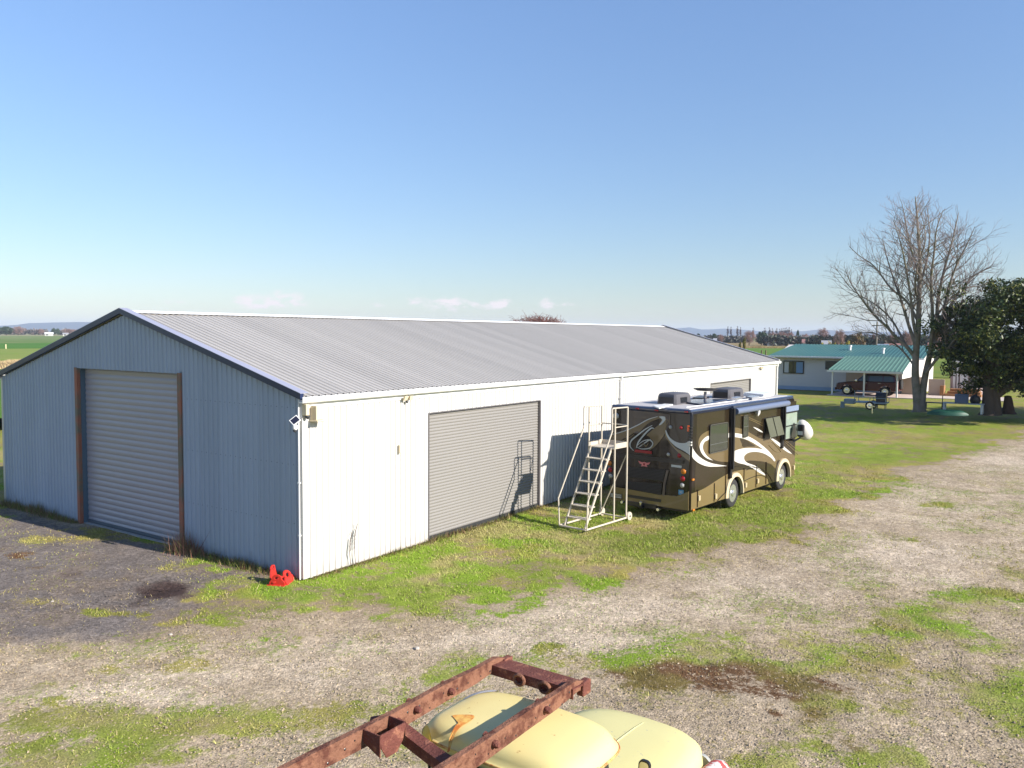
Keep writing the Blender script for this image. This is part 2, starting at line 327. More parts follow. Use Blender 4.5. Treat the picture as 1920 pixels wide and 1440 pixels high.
nf = noise_(38, 5, .7); nm = noise_(6, 7, .68); nl = noise_(16, 5, .7); nb = noise_(2.2, 6, .6)
# plants break up over the stones in small clumps
mk_ = math_(t, 'ADD', math_(t, 'MULTIPLY', nm, .55), math_(t, 'MULTIPLY', nl, .45))
mask = N(t, 'ShaderNodeMapRange'); L(t, math_(t, 'SUBTRACT', math_(t, 'MULTIPLY_ADD', W0, .47, .27), mk_), mask.inputs[0]); mask.inputs['From Min'].default_value = -.06; mask.inputs['From Max'].default_value = .06
stn = math_(t, 'ADD', math_(t, 'MULTIPLY', sc1.outputs[0], .55), math_(t, 'MULTIPLY', math_(t, 'POWER', sc2.outputs[0], 3.0), .4))
stn = math_(t, 'ADD', math_(t, 'MULTIPLY', math_(t, 'ADD', stn, -.36), math_(t, 'MULTIPLY', ST, 1.1)), 1.0)
fine = math_(t, 'MULTIPLY_ADD', math_(t, 'ADD', nf, -.5), 1.3, 1.0)
sb = N(t, 'ShaderNodeVectorMath', operation='SCALE'); L(t, attr_('bare'), sb.inputs[0]); L(t, math_(t, 'MULTIPLY', math_(t, 'MULTIPLY', stn, fine), math_(t, 'MULTIPLY_ADD', nb, .5, .75)), sb.inputs['Scale'])
sv = N(t, 'ShaderNodeVectorMath', operation='SCALE'); L(t, attr_('plant'), sv.inputs[0]); L(t, math_(t, 'MULTIPLY', math_(t, 'MULTIPLY_ADD', math_(t, 'ADD', nf, -.5), 2.2, 1.0), math_(t, 'MULTIPLY_ADD', nl, 1.1, .45)), sv.inputs['Scale'])
mxx = N(t, 'ShaderNodeMixRGB'); L(t, mask.outputs[0], mxx.inputs[0]); L(t, sb.outputs[0], mxx.inputs[1]); L(t, sv.outputs[0], mxx.inputs[2]); L(t, mxx.outputs[0], b.inputs['Base Color'])
bh = math_(t, 'ADD', math_(t, 'MULTIPLY', math_(t, 'MULTIPLY', v1.outputs['Distance'], -1.0), ST), math_(t, 'ADD', math_(t, 'MULTIPLY', nf, 1.3), math_(t, 'MULTIPLY', mask.outputs[0], .5)))
bp = N(t, 'ShaderNodeBump'); bp.inputs['Strength'].default_value = .42; bp.inputs['Distance'].default_value = .035; L(t, bh, bp.inputs['Height']); L(t, bp.outputs[0], b.inputs['Normal'])
one = np.ones(sh+(1,))
tag(fastmesh('ground', V, F, gm, attr={'bare': np.concatenate([bcol, one], -1), 'plant': np.concatenate([vcol, one], -1), 'weights': np.stack([gr, gv, gr, one[..., 0]], -1)}, smooth=True), kind='structure')

# grass blades and loose stones lying on it, dense near the camera
rng = np.random.default_rng(3)
def scatter(n, rmax, rmin=3):
    a = YAW + rng.uniform(-.66, .66, n); r = np.sqrt(rng.uniform(rmin**2, rmax**2, n)) if True else 0
    r = rmin*(rmax/rmin)**rng.uniform(0, 1, n)*.5 + r*.5
    return CAM[0]+np.sin(a)*r, CAM[1]+np.cos(a)*r, r
gmatc = bpy.data.materials.new('grass blades'); gmatc.use_nodes = True; t = gmatc.node_tree; b = t.nodes['Principled BSDF']; b.inputs['Roughness'].default_value = .7; b.inputs['Specular IOR Level'].default_value = .2
at = N(t, 'ShaderNodeAttribute'); at.attribute_name = 'tint'; L(t, at.outputs['Color'], b.inputs['Base Color'])
x, y, r = scatter(620000, 40, 7)
_, c, g, gvv = ground_cover(x, y); n5 = fbm(x, y, .16, 3, 60); n7 = fbm(x, y, .07, 2, 64)
keep = (rng.uniform(0, 1, len(x)) < (g**1.6)*(.35+.65*sm(n5*.6+n7*.4, .42, .6))) & ~((x > -.02) & (x < 35.3) & (y > -.03) & (y < 14.3))
x, y, r, c, g = x[keep], y[keep], r[keep], c[keep], g[keep]; n = len(x)
h = rng.uniform(.012, .04, n)*(.6+.7*g)*(1+.3*(r > 20)); th = rng.uniform(0, 2*pi, n); wd = rng.uniform(.003, .006, n)*(1+r/18)
tall = rng.uniform(0, 1, n) < .02; h[tall] *= 2.4
lean = rng.uniform(.3, 1.5, n)*h; la = rng.uniform(0, 2*pi, n)
dz = gz(x, y)+(fbm(x, y, 3.2, 3, 40)-.5)*.07*(1-sm(r, 40, 80))-.03
P0 = np.stack([x-np.cos(th)*wd, y-np.sin(th)*wd, dz], -1); P1 = np.stack([x+np.cos(th)*wd, y+np.sin(th)*wd, dz], -1); P2 = np.stack([x+np.cos(la)*lean, y+np.sin(la)*lean, dz+.012+h], -1)
V = np.stack([P0, P1, P2], 1).reshape(-1, 3); F = np.arange(3*n).reshape(-1, 3)
cc = c*rng.uniform(.95, 1.7, (n, 1)); dry = rng.uniform(0, 1, n) < .22; cc[dry] = np.array(s2l((200,184,134)))*ALB
cc = np.repeat(np.concatenate([cc, np.ones((n, 1))], -1), 3, 0)
tag(fastmesh('grass', V, F, gmatc, attr={'tint': cc}), 'short winter grass tufts growing through the yard', 'grass', kind='stuff')
x, y, r = scatter(120000, 26, 6)
cb, c, g, gvv = ground_cover(x, y); keep = (rng.uniform(0, 1, len(x)) < gvv*(1-.8*g)) & ~((x > -.05) & (y > -.05))
x, y, r, cb = x[keep], y[keep], r[keep], cb[keep]; n = len(x)
sz = rng.exponential(.0055, n)+.005; sz = np.minimum(sz, .026); dz = gz(x, y)+(fbm(x, y, 3.2, 3, 40)-.5)*.07-.02
OC = np.array([(1,0,0),(0,1,0),(-1,0,0),(0,-1,0),(0,0,1),(0,0,-.6)], float); OF = np.array([(0,1,4),(1,2,4),(2,3,4),(3,0,4),(1,0,5),(2,1,5),(3,2,5),(0,3,5)])
th = rng.uniform(0, 2*pi, n); sx = rng.uniform(.7, 1.5, (n, 1)); sy = rng.uniform(.7, 1.2, (n, 1)); szz = rng.uniform(.4, .9, (n, 1)); jit = rng.uniform(.7, 1.25, (n, 6))
o = OC[None]*jit[..., None]; ox = o[..., 0]*sx; oy = o[..., 1]*sy; oz = o[..., 2]*szz
V = np.stack([x[:, None]+(ox*np.cos(th)[:, None]-oy*np.sin(th)[:, None])*sz[:, None], y[:, None]+(ox*np.sin(th)[:, None]+oy*np.cos(th)[:, None])*sz[:, None], dz[:, None]+oz*sz[:, None]+.004], -1).reshape(-1, 3)
F = (OF[None]+np.arange(n)[:, None, None]*6).reshape(-1, 3)
cc = cb*rng.uniform(.55, 1.18, (n, 1)); cc = np.repeat(np.concatenate([cc, np.ones((n, 1))], -1), 6, 0)
tag(fastmesh('loose_gravel', V, F, gmatc, attr={'tint': cc}), 'loose pale gravel stones scattered over the yard', 'gravel', kind='stuff')

# fields and hills beyond
def field(y0, y1, c, c2, x0, x1, k, name='field', sc=.03):
    m = pm('field %d' % k, tuple(np.array(s2l(c))*ALB), .95, var=.2, vs=sc, col2=tuple(np.array(s2l(c2))*ALB), ms=sc*1.7, mw=.12, spec=.1, stretch=(1, 1, 1))
    P = []
    nx = 14
    for i in range(nx+1):
        px = x0+(x1-x0)*i/nx; wob = (random.random()-.5)*.12
        for py in (y0, y1):
            hy = 619.73+px*.00705; D = FPX*(CAM[2]-RISE)/max(py-hy, .35); D = min(D, 4700)*(1+wob*.1); q = far(px, D); P.append((q[0], q[1], RISE+.004+k*.004))
    o = MB(); o.add(P, [(2*i, 2*i+1, 2*i+3, 2*i+2) for i in range(nx)]).build(name, m); tag(bpy.data.objects[-1] if False else C.objects[-1], kind='structure')
HY = lambda px: 619.73+px*.00705
k = 0
for (a, b_, c, c2, x0, x1) in [(622.6,628.5,(188,180,140),(160,160,110),-500,620),(628.5,634,(122,150,80),(150,160,100),-500,600),(634,640,(110,148,70),(140,155,90),-500,600),(640,649,(92,140,52),(100,150,60),-500,560),(649,668,(140,168,72),(160,170,90),-500,500),(684,760,(98,142,52),(120,155,70),-500,300),
    (633.0,638.5,(112,142,84),(128,150,100),1250,2600),(638.5,645,(168,146,104),(176,156,116),1250,2600),(645,652,(178,158,110),(170,150,110),1250,2600),(652,664,(104,146,52),(120,150,66),1290,2600),(664,700,(140,150,66),(120,146,60),1330,2600)]:
    field(a, b_, c, c2, x0, x1, k); k += 1
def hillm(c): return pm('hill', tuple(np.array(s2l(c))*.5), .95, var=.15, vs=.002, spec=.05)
def hills(pts, D, k, col):
    P = []; 
    for px, py in pts:
        x0, y0 = far(px, D); x1, y1 = far(px, D*1.25); zt = ztop(px, py, D)
        P += [(x0, y0, -5), (x0+(x1-x0)*.12, y0+(y1-y0)*.12, zt*.55), (x0+(x1-x0)*.5, y0+(y1-y0)*.5, zt*1.08+.0), (x1, y1, -5)]
    o = MB(); o.add(P, [(4*i+j, 4*i+j+1, 4*i+j+5, 4*i+j+4) for i in range(len(pts)-1) for j in range(3)]).build('hills', hillm(col), smooth=80); tag(C.objects[-1], kind='structure')
def ridge(base, n=60, s=0):
    xs = np.linspace(base[0][0], base[-1][0], n); ys = np.interp(xs, [q[0] for q in base], [q[1] for q in base])+(fbm(xs, xs*0+s, 14, 3, 70)-.5)*3
    return list(zip(xs, ys))
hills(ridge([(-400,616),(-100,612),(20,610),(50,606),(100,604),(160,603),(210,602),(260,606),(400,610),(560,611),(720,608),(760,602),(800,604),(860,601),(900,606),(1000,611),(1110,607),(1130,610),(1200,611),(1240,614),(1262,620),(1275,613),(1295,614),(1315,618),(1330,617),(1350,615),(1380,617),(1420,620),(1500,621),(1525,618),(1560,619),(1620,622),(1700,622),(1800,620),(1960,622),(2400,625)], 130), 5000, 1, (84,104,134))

# ------------------------------------------------------------------ shed
W_, L_, HE, HR, PIT = 14.2, 35.2, 4.12, 6.04, .19
def sheeting(m, axis_, pitch=.76, lap=.78, tone=.05, dirt=None, off=.06):
    t = m.node_tree; b = t.nodes['Principled BSDF']; src = b.inputs['Base Color'].links[0].from_socket
    tcn = N(t, 'ShaderNodeTexCoord'); sp = N(t, 'ShaderNodeSeparateXYZ'); L(t, tcn.outputs['Object'], sp.inputs[0])
    u = math_(t, 'MULTIPLY', math_(t, 'ADD', sp.outputs[axis_], off), 1/pitch); fr = math_(t, 'FRACT', u); fl = math_(t, 'FLOOR', u)
    wn = N(t, 'ShaderNodeTexWhiteNoise', noise_dimensions='1D'); L(t, fl, wn.inputs['W'])
    f = math_(t, 'MULTIPLY_ADD', wn.outputs['Value'], 2*tone, 1-tone)
    ln = math_(t, 'LESS_THAN', fr, .035); f = math_(t, 'MULTIPLY', f, math_(t, 'MULTIPLY_ADD', math_(t, 'MULTIPLY', ln, wn.outputs['Value']), lap-1, 1.0))
    # rain streaks running down the sheet
    mp_ = N(t, 'ShaderNodeMapping'); mp_.inputs['Scale'].default_value = (9, 9, .35) if axis_ != 9 else (1, 1, 1); L(t, tcn.outputs['Object'], mp_.inputs[0])
    ns = N(t, 'ShaderNodeTexNoise'); ns.inputs['Scale'].default_value = 1.0; ns.inputs['Detail'].default_value = 5; L(t, mp_.outputs[0], ns.inputs['Vector'])
    f = math_(t, 'MULTIPLY', f, math_(t, 'MULTIPLY_ADD', ns.outputs['Fac'], .12, .94))
    v = N(t, 'ShaderNodeVectorMath', operation='SCALE'); L(t, src, v.inputs[0]); L(t, f, v.inputs['Scale']); outc = v.outputs[0]
    if dirt:
        nd = N(t, 'ShaderNodeTexNoise'); nd.inputs['Scale'].default_value = 3.5; nd.inputs['Detail'].default_value = 7; L(t, tcn.outputs['Object'], nd.inputs['Vector'])
        mr = N(t, 'ShaderNodeMapRange'); L(t, math_(t, 'ADD', sp.outputs[2], math_(t, 'MULTIPLY', nd.outputs['Fac'], -.75)), mr.inputs[0]); mr.inputs['From Min'].default_value = .0; mr.inputs['From Max'].default_value = -.33
        mm = N(t, 'ShaderNodeMixRGB'); L(t, math_(t, 'MULTIPLY', mr.outputs[0], .22), mm.inputs[0]); L(t, outc, mm.inputs[1]); mm.inputs[2].default_value = (*dirt, 1); outc = mm.outputs[0]
    L(t, outc, b.inputs['Base Color']); return m
m_white = pm('white steel cladding', (.53,.52,.50), .42, var=.03, vs=.8, spec=.4)
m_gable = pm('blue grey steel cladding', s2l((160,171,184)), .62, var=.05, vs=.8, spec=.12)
m_roof = pm('grey steel roofing', s2l((168,164,159)), .38, var=.07, vs=.5, spec=.45, stretch=(6, .35, 1))
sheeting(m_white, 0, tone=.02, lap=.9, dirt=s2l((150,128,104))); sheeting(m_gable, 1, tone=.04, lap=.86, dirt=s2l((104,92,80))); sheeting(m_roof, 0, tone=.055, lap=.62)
m_navy = pm('navy steel flashing', s2l((30,42,76)), .35, var=.06)
m_lead = pm('pale blue grey flashing', s2l((150,152,170)), .4, var=.05)
m_gut = pm('white gutter steel', (.76,.76,.75), .35, var=.03)
m_dgable = pm('galvanised roller door', s2l((158,154,160)), .38, metal=.05, var=.07, vs=1.0, stretch=(1, .25, 5))  # sideways-stretched tone bands paint soft reflections into the door colour
m_dlong = pm('grey roller door', s2l((130,127,123)), .45, var=.04, vs=.6)
m_timber = pm('weathered red and grey timber', s2l((150,96,74)), .8, var=.2, vs=3, col2=s2l((112,104,88)), mix=.5, ms=.9, mw=.06, bump=.3)
m_dk = pm('dark steel', (.03,.032,.035), .5, var=.1)
m_beige = pm('beige plastic', s2l((205,190,160)), .5, var=.08)
shed = thing('steel_shed', 'long white ribbed steel shed with a grey gable roof and three roller doors', 'shed')
def ribs(u0, u1):
    o = []; k0 = math.ceil(u0/PIT)
    o.append((u0, 0))
    k = k0
    while k*PIT+.075 < u1:
        b0 = k*PIT
        if b0 > u0+.001: o += [(b0, 0), (b0+.018, .028), (b0+.055, .028), (b0+.073, 0)]
        o.append((min(b0+.131, u1-.001), .004))
        k += 1
    o.append((u1, 0)); return o
def panel(mb, u0, u1, zb, zt, P, extra=()):
    pr = ribs(u0, u1)
    for e in extra:
        if u0 < e < u1: pr.append((e, 0))
    pr = sorted(set(pr)); v = []; ft = zt if callable(zt) else (lambda u: zt)
    for u, n_ in pr: v += [P(u, n_, zb), P(u, n_, ft(u))]
    mb.add(v, [(2*i, 2*i+2, 2*i+3, 2*i+1) for i in range(len(pr)-1)])
DL0, DL1, DLZ = 4.35, 9.88, 3.45
E0, E1, EZ = 24.8, 30.5, 3.32
G0, G1, GZ = 4.5, 9.67, 4.53
mb = MB(); Pl = lambda u, n_, z: (u, -n_, z)
panel(mb, .02, DL0, 0, HE, Pl); panel(mb, DL0, DL1, DLZ, HE, Pl); panel(mb, DL1, E0, 0, HE, Pl); panel(mb, E0, E1, EZ, HE, Pl); panel(mb, E1, L_-.02, 0, HE, Pl)
mb.build('long_wall', m_white, shed)
zg = lambda y: HE+(HR-HE)*(1-abs(y-W_/2)/(W_/2))
mb = MB(); Pg = lambda u, n_, z: (-n_, u, z)
for z in (1.25, 2.6, 3.9):
    for kk in range(int(W_/PIT)):
        y = kk*PIT+.1
        if G0-.05 < y < G1+.05 and z < GZ: continue
        if z < HE or abs(y-W_/2) < 5: mb.box(-.012, -.002, y-.006, y+.006, z-.006, z+.006, 1)
panel(mb, .02, G0, 0, zg, Pg); panel(mb, G0, G1, GZ, zg, Pg, (W_/2,)); panel(mb, G1, W_-.02, 0, zg, Pg)
mb.build('gable_wall', [m_gable, m_dk], shed)
mb = MB(); panel(mb, .02, W_-.02, 0, zg, lambda u, n_, z: (L_+n_, u, z), (W_/2,)); panel(mb, .02, L_-.02, 0, HE, lambda u, n_, z: (u, W_+n_, z)); mb.build('rear_wall', m_white, shed)
for cx_, cy_ in ((0, 0), (L_, 0), (0, W_), (L_, W_)):
    mb = MB(); sx = 1 if cx_ == 0 else -1; sy = 1 if cy_ == 0 else -1
    x_a, x_b = sorted((cx_-.034*sx, cx_+.09*sx)); y_a, y_b = sorted((cy_-.034*sy, cy_-.031*sy)); mb.box(x_a, x_b, y_a, y_b, .01, HE-.02)
    x_a, x_b = sorted((cx_-.034*sx, cx_-.031*sx)); y_a, y_b = sorted((cy_-.031*sy, cy_+.09*sy)); mb.box(x_a, x_b, y_a, y_b, .01, HE-.02)
    mb.build('corner_flashing', m_white, shed)
mb = MB(); mb.box(.06, L_-.06, .06, W_-.06, -.11, .0); mb.build('slab', pm('concrete', (.35,.34,.32), .9), shed)
# roof: two pitches of ribbed sheet, ridge cap, barge and gutter
sl = math.atan2(HR-HE, W_/2); sn, cs = sin(sl), cos(sl); LEN = (W_/2)/cs
for side in (0, 1):
    mb = MB()
    def Pr(u, n_, s_):
        yy = -.09+s_*cs-n_*sn; zz = HE+.07+(s_-.09)*sn+n_*cs
        return (u, yy if side == 0 else W_-yy, zz)
    pr = ribs(-.06, L_+.06); v = []
    for u, n_ in pr: v += [Pr(u, n_, 0), Pr(u, n_, LEN+.09)]
    mb.add(v, [(2*i, 2*i+2, 2*i+3, 2*i+1) for i in range(len(pr)-1)])
    # thickness edge
    mb.build('roof_sheet', m_roof, shed)
mb = MB(); zt = HR+.075+.02
mb.add([(-.14, W_/2-.2, zt-.2*sn/cs+.025), (-.14, W_/2, zt+.045), (-.14, W_/2+.2, zt-.2*sn/cs+.025), (L_+.12, W_/2-.2, zt-.2*sn/cs+.025), (L_+.12, W_/2, zt+.045), (L_+.12, W_/2+.2, zt-.2*sn/cs+.025)], [(0, 3, 4, 1), (1, 4, 5, 2)])
mb.build('ridge_cap', m_gut, shed)
for xx, mt in ((0, m_navy), (L_, m_gut)):
    mb = MB(); s_ = -1 if xx == 0 else 1
    for sd_ in (0, 1):
        A = np.array([0, -.1, HE+.09-.02]); B = np.array([0, W_/2, HR+.13-.0])
        if sd_: A[1] = W_-A[1]
        o0, o1 = (-.14, -.045) if xx == 0 else (L_+.045, L_+.12)
        v = []
        for Q in (A, B):
            for dx, dz_ in ((o0, -.085), (o1, -.085), (o1, .055), (o0, .055)): v.append((dx, Q[1], Q[2]+dz_))
        mb.add(v, [(0, 1, 2, 3), (4, 7, 6, 5), (0, 4, 5, 1), (1, 5, 6, 2), (2, 6, 7, 3), (3, 7, 4, 0)])
        # top leg of the flashing over the sheet
        v = []
        for Q in (A, B):
            for dx, dz_ in ((o0+.001, .056), (o0+(.24 if xx == 0 else -.16), .056), (o0+(.24 if xx == 0 else -.16), .066), (o0+.001, .066)): v.append((dx, Q[1], Q[2]+dz_))
        mb.add(v, [(0, 1, 2, 3), (4, 7, 6, 5), (0, 4, 5, 1), (1, 5, 6, 2), (2, 6, 7, 3), (3, 7, 4, 0)], 1)
    mb.build('barge_flashing', [mt, m_lead], shed)
for side in (0, 1):
    mb = MB(); yo = (lambda q: q) if side == 0 else (lambda q: W_-q)
    prof = [(-.035, 4.16), (-.035, 4.03), (-.15, 4.03), (-.175, 4.06), (-.18, 4.15), (-.165, 4.165), (-.16, 4.15), (-.155, 4.07), (-.045, 4.05), (-.045, 4.16)]
    for a_, b_ in (((-.13, 15.42), (15.42, L_+.12)) if side == 0 else ((-.13, L_+.12),)):
        dzz = 0 if a_ < 10 else .012
        mb.rings([[(a_, yo(y), z-dzz) for y, z in prof], [(b_, yo(y), z-dzz) for y, z in prof]])
    mb.build('gutter', m_gut, shed)
mb = MB(); mb.box(.0, L_, -.032, -.029, 3.90, 4.03); mb.build('eave_flashing', m_gut, shed)
for xq in (15.45, L_-.25):
    mb = MB(); mb.tube([(xq, -.11, 4.03), (xq, -.11, 3.9), (xq, -.075, 3.8), (xq, -.075, .05)], .04, 10); 
    for z in (3.2, 1.9, .7): mb.box(xq-.06, xq+.06, -.12, -.029, z, z+.03)
    mb.build('downpipe', m_gut, shed, smooth=40)
# roller doors
def bx(mb, P, a0, a1, n0, n1, z0, z1): mb.prism([(a0, z0), (a1, z0), (a1, z1), (a0, z1)], lambda a, b_, t_: P(a, t_, b_), n0, n1)
def roller(u0, u1, z1, P, pit, mat, name, depth, frame=None, big=False):
    mb = MB(); nz = int(z1/pit); prf = []
    for i in range(nz+1):
        z0 = i*z1/(nz+1); h = z1/(nz+1)
        prf += [(z0, 0), (z0+h*.12, .0), (z0+h*.3, .014), (z0+h*.62, .017), (z0+h*.8, .011), (z0+h*.97, 0)]
    prf.append((z1, 0)); v = []
    for z, n_ in prf: v += [P(u0-.02, -depth+n_, z), P(u1+.02, -depth+n_, z)]
    mb.add(v, [(2*i, 2*i+1, 2*i+3, 2*i+2) for i in range(len(prf)-1)])
    d = mb.build(name, mat, shed)
    mb = MB(); mb.prism([(u0+.02, .02), (u1-.02, .02), (u1-.02, .1), (u0+.02, .1)], lambda a, b_, t_: P(a, t_, b_), -depth+.02, -depth+.045); mb.build('bottom_rail', m_dk if not big else pm('steel rail', s2l((95,105,115)), .5, metal=.4), d)
    mb = MB(); bx(mb, P, u0, u1, -depth-.01, -depth+.03, -.02, .02); mb.build('rubber_seal', m_dk, d)
    return d
PL = lambda u, n_, z: (u, -n_, z)
roller(DL0, DL1, DLZ, PL, .088, m_dlong, 'roller_door', .06)
roller(E0, E1, EZ, PL, .088, m_dlong, 'roller_door', .06)
roller(G0+.16, G1-.15, GZ, Pg, .165, m_dgable, 'roller_door', .2, big=True)
mb = MB(); P3 = Pg
def bx(mb, P, a0, a1, n0, n1, z0, z1): mb.prism([(a0, z0), (a1, z0), (a1, z1), (a0, z1)], lambda a, b_, t_: P(a, t_, b_), n0, n1)
for a0, a1 in ((G0-.0, G0+.15), (G1-.14, G1)):
    mb = MB(); bx(mb, Pg, a0, a1, -.05, .05, -.02, GZ+.02); mb.build('door_jamb', m_timber, shed)
mb = MB(); bx(mb, Pg, G0, G0+.02, -.2, -.05, 0, GZ); bx(mb, Pg, G1-.16, G1-.14, -.2, -.052, 0, GZ); bx(mb, Pg, G0, G1, -.2, -.0, GZ-.0, GZ+.05)
mb.build('door_reveal', pm('blue grey steel', s2l((84,104,118)), .5), shed)
m_gal = pm('dark galvanised track', s2l((120,116,118)), .45, metal=.5)
for a0, a1, zt_ in ((DL0, DL1, DLZ), (E0, E1, EZ)):
    mb = MB()
    bx(mb, PL, a0-.01, a0+.015, -.07, .034, 0, zt_+.02); bx(mb, PL, a1-.02, a1+.05, -.07, .034, 0, zt_+.02); bx(mb, PL, a0+.015, a1-.02, -.07, .034, zt_-.0, zt_+.03)
    mb.build('door_frame', m_gal, shed)
# fittings on the long wall
def wallpt(px, py): return onp(px, py, (0, 1, 0), -.03)
a = wallpt(588, 762)
def floodlight(px, py, n, label, s=.75, pos=None):
    q = wallpt(px, py) if pos is None else pos
    f = thing('floodlight', label, 'floodlight', (q[0], q[1], q[2]), group='floodlights on the long shed wall'); f.scale = (.8, .8, .8)
    mb = MB(); mb.lathe([(.05, 0), (.06, .01), (.06, .05), (.03, .07)], (0, 0, 0), (0, -1, 0), 14); mb.build('mount', m_beige, f, smooth=40)
    for k_ in range(n):
        sx = (k_-(n-1)/2)*.34*s; mb = MB(); mb.tube([(0, -.05, 0), (sx*.6, -.1, -.0)], .015, 6)
        mb.rings([[(sx+a_*s, -.1-d_*s+(.05*s if b_ < 0 else 0), b_*s-.02) for a_, b_ in ((-.1,-.09),(.1,-.09),(.1,.09),(-.1,.09))] for d_ in (0, .1)]); mb.build('lamp_head', m_beige, f, bevel=.008)
    mb = MB(); mb.lathe([(.04, 0), (.04, .06), (.01, .09)], (0, -.06, -.1), (0, -.3, -1), 10); mb.build('sensor', m_dk, f, smooth=40)
floodlight(760, 745, 2, 'twin headed beige floodlight under the gutter left of the near roller door')
floodlight(1425, 689, 2, 'twin headed white floodlight at the far end of the long shed wall')
q = wallpt(588, 770); f = thing('camera_box', 'pair of beige boxes hanging under the gutter at the near shed corner', 'wall box', (q[0], q[1], q[2]))
mb = MB(); mb.box(-.10, .10, -.2, 0, -.2, .12); mb.box(-.13, .13, -.27, -.0, -.24, -.2); mb.build('housing', m_beige, f, bevel=.012)
mb = MB(); mb.box(-.34, -.24, -.14, 0, -.08, .17); mb.build('small_housing', m_beige, f, bevel=.012)
mb = MB(); mb.lathe([(.045, 0), (.05, .05), (.02, .09)], (-.27, -.08, -.08), (.1, -.5, -1), 12); mb.build('lens', m_dk, f, smooth=40)
q = wallpt(748, 842); tag(MB().box(-.035, .035, -.06, 0, -.11, .11).build('switch_box', m_beige, loc=tuple(q), bevel=.01), 'small beige switch box halfway up the white long wall', 'switch box')
# items beyond the far corner of the long wall
f = thing('corner_light', 'two white lights sticking out past the far shed corner', 'wall light', (L_+.03, .5, 3.45))
mb = MB(); mb.lathe([(.03, 0), (.1, .12), (.18, .3), (.02, .31)], (0, -.1, .2), (.5, -.5, -.6), 12); mb.lathe([(.03, 0), (.1, .12), (.15, .25), (.02, .26)], (0, -.1, -.6), (.6, -.4, -.3), 12); mb.box(0, .06, -.15, .05, -.65, .3); mb.build('lamp_head', m_gut, f, smooth=40)
# solar camera pole on the gable
yq = .26; q = onp(556, 788, (1, 0, 0), -.12)
f = thing('security_camera', 'solar powered security camera on a thin white pole beside the shed corner', 'security camera', (-.06, q[1], 0))
mb = MB(); mb.tube([(0, 0, 0), (0, 0, q[2]+.35)], .016, 8)
mb.tube([(0, 0, q[2]+.35), (0, 0, q[2]+.62)], .006, 6)
for z in (1.0, 2.2): mb.box(-.03, .03, -.03, .03, z, z+.03)
mb.build('pole', m_gut, f, smooth=40)
nrm = np.array([-.72, -.45, .52]); nrm /= np.linalg.norm(nrm); a1 = np.cross(nrm, [0, 0, 1]); a1 /= np.linalg.norm(a1); a2 = np.cross(nrm, a1)
d1 = (a1+a2)/sqrt(2); d2 = (a1-a2)/sqrt(2); c0 = np.array([-.1, 0, q[2]])
mb = MB(); mb.obox(c0, d1*.10, d2*.088, nrm*.012); pn = mb.build('solar_panel', m_gut, f)
mb = MB(); mb.obox(c0+nrm*.014, d1*.082, d2*.07, nrm*.003); mb.build('solar_cell', pm('solar glass', (.02,.022,.04), .15), pn)
mb = MB(); mb.lathe([(.045, 0), (.055, .02), (.055, .09), (.03, .12)], c0+np.array([0, 0, -.1]), (-.1, -.1, -1), 14); mb.build('camera_body', m_gut, f, smooth=40)
mb = MB(); mb.lathe([(.035, 0), (.042, .03), (.02, .06)], c0+np.array([-.01, 0, -.21]), (-.5, -.5, -.7), 12); mb.build('lens', m_dk, f, smooth=40)
# post at the far left corner
q = ung(6, 948); f = MB().box(-.06, .06, -.06, .06, 0, .75).build('fence_post', pm('dark timber', s2l((70,60,56)), .9, bump=.3), loc=(q[0]-.1, q[1]+.25, 0), bevel=.008)
tag(f, 'short dark timber post at the left corner of the shed', 'post')
# ------------------------------------------------------------------ motorhome
RV0 = np.array([10.53, -4.94, 0.0]); RTH = -.086; RVL, RVW, RVH = 8.36, 2.86, 3.39
rx = np.array([cos(RTH), sin(RTH), 0]); ry = np.array([-sin(RTH), cos(RTH), 0])
def rvl(P): d = np.array(P)-RV0; return np.array([d@rx, d@ry, d[2]])
def side(px, py): q = rvl(onp(px, py, ry, RV0@ry)); return (q[0], q[2])
def rear(px, py): q = rvl(onp(px, py, rx, RV0@rx)); return (q[1], q[2])
def top(px, py, z=RVH): q = rvl(un(px, py, z)); return (q[0], q[1])
def sc(pts): return [side(1290+x/5.76, 720+y/5.76) for x, y in pts]
def rc(pts): return [rear(1140+x/6, 730+y/6) for x, y in pts]
rv = thing('motorhome', 'dark brown coach motorhome with tan and white swirls parked beside the shed', 'motorhome', tuple(RV0), RTH)
m_brn = pm('espresso gloss paint', s2l((26,20,18)), .12, var=.05, spec=.4, coat=.15)
m_brn2 = pm('bronze gloss paint', s2l((42,35,24)), .18, var=.05, spec=.45, coat=.2)
m_tan = pm('tan gloss paint', s2l((98,84,58)), .2, var=.05, spec=.5, coat=.5)
m_tan2 = pm('gold tan gloss paint', s2l((114,98,67)), .22, var=.05, spec=.5, coat=.5)
m_wht = pm('white graphic', (.56,.54,.50), .25, var=.03)
m_slv = pm('silver graphic', s2l((176,182,184)), .25, var=.05)
m_blk = pm('black trim', (.012,.012,.016), .3, var=.1)
m_glass = pm('dark tinted glass', (.035,.04,.032), .05, var=.1, spec=.8)
m_chr = pm('chrome', (.85,.85,.87), .22, metal=.85, var=.05)
m_navb = pm('navy roof trim', s2l((50,58,80)), .2, var=.05, spec=.7, coat=.8)
m_rroof = pm('white rubber roof', s2l((176,172,170)), .6, var=.12, vs=3)
m_rub = pm('tyre rubber', (.025,.024,.024), .85, var=.15, vs=8)
m_red = pm('red lens', (.28,.008,.015), .15); m_amb = pm('amber lens', (.5,.17,.02), .15); m_clr = pm('clear lens', (.38,.38,.36), .15)
WR, A1, A2 = .47, 3.02, 7.16
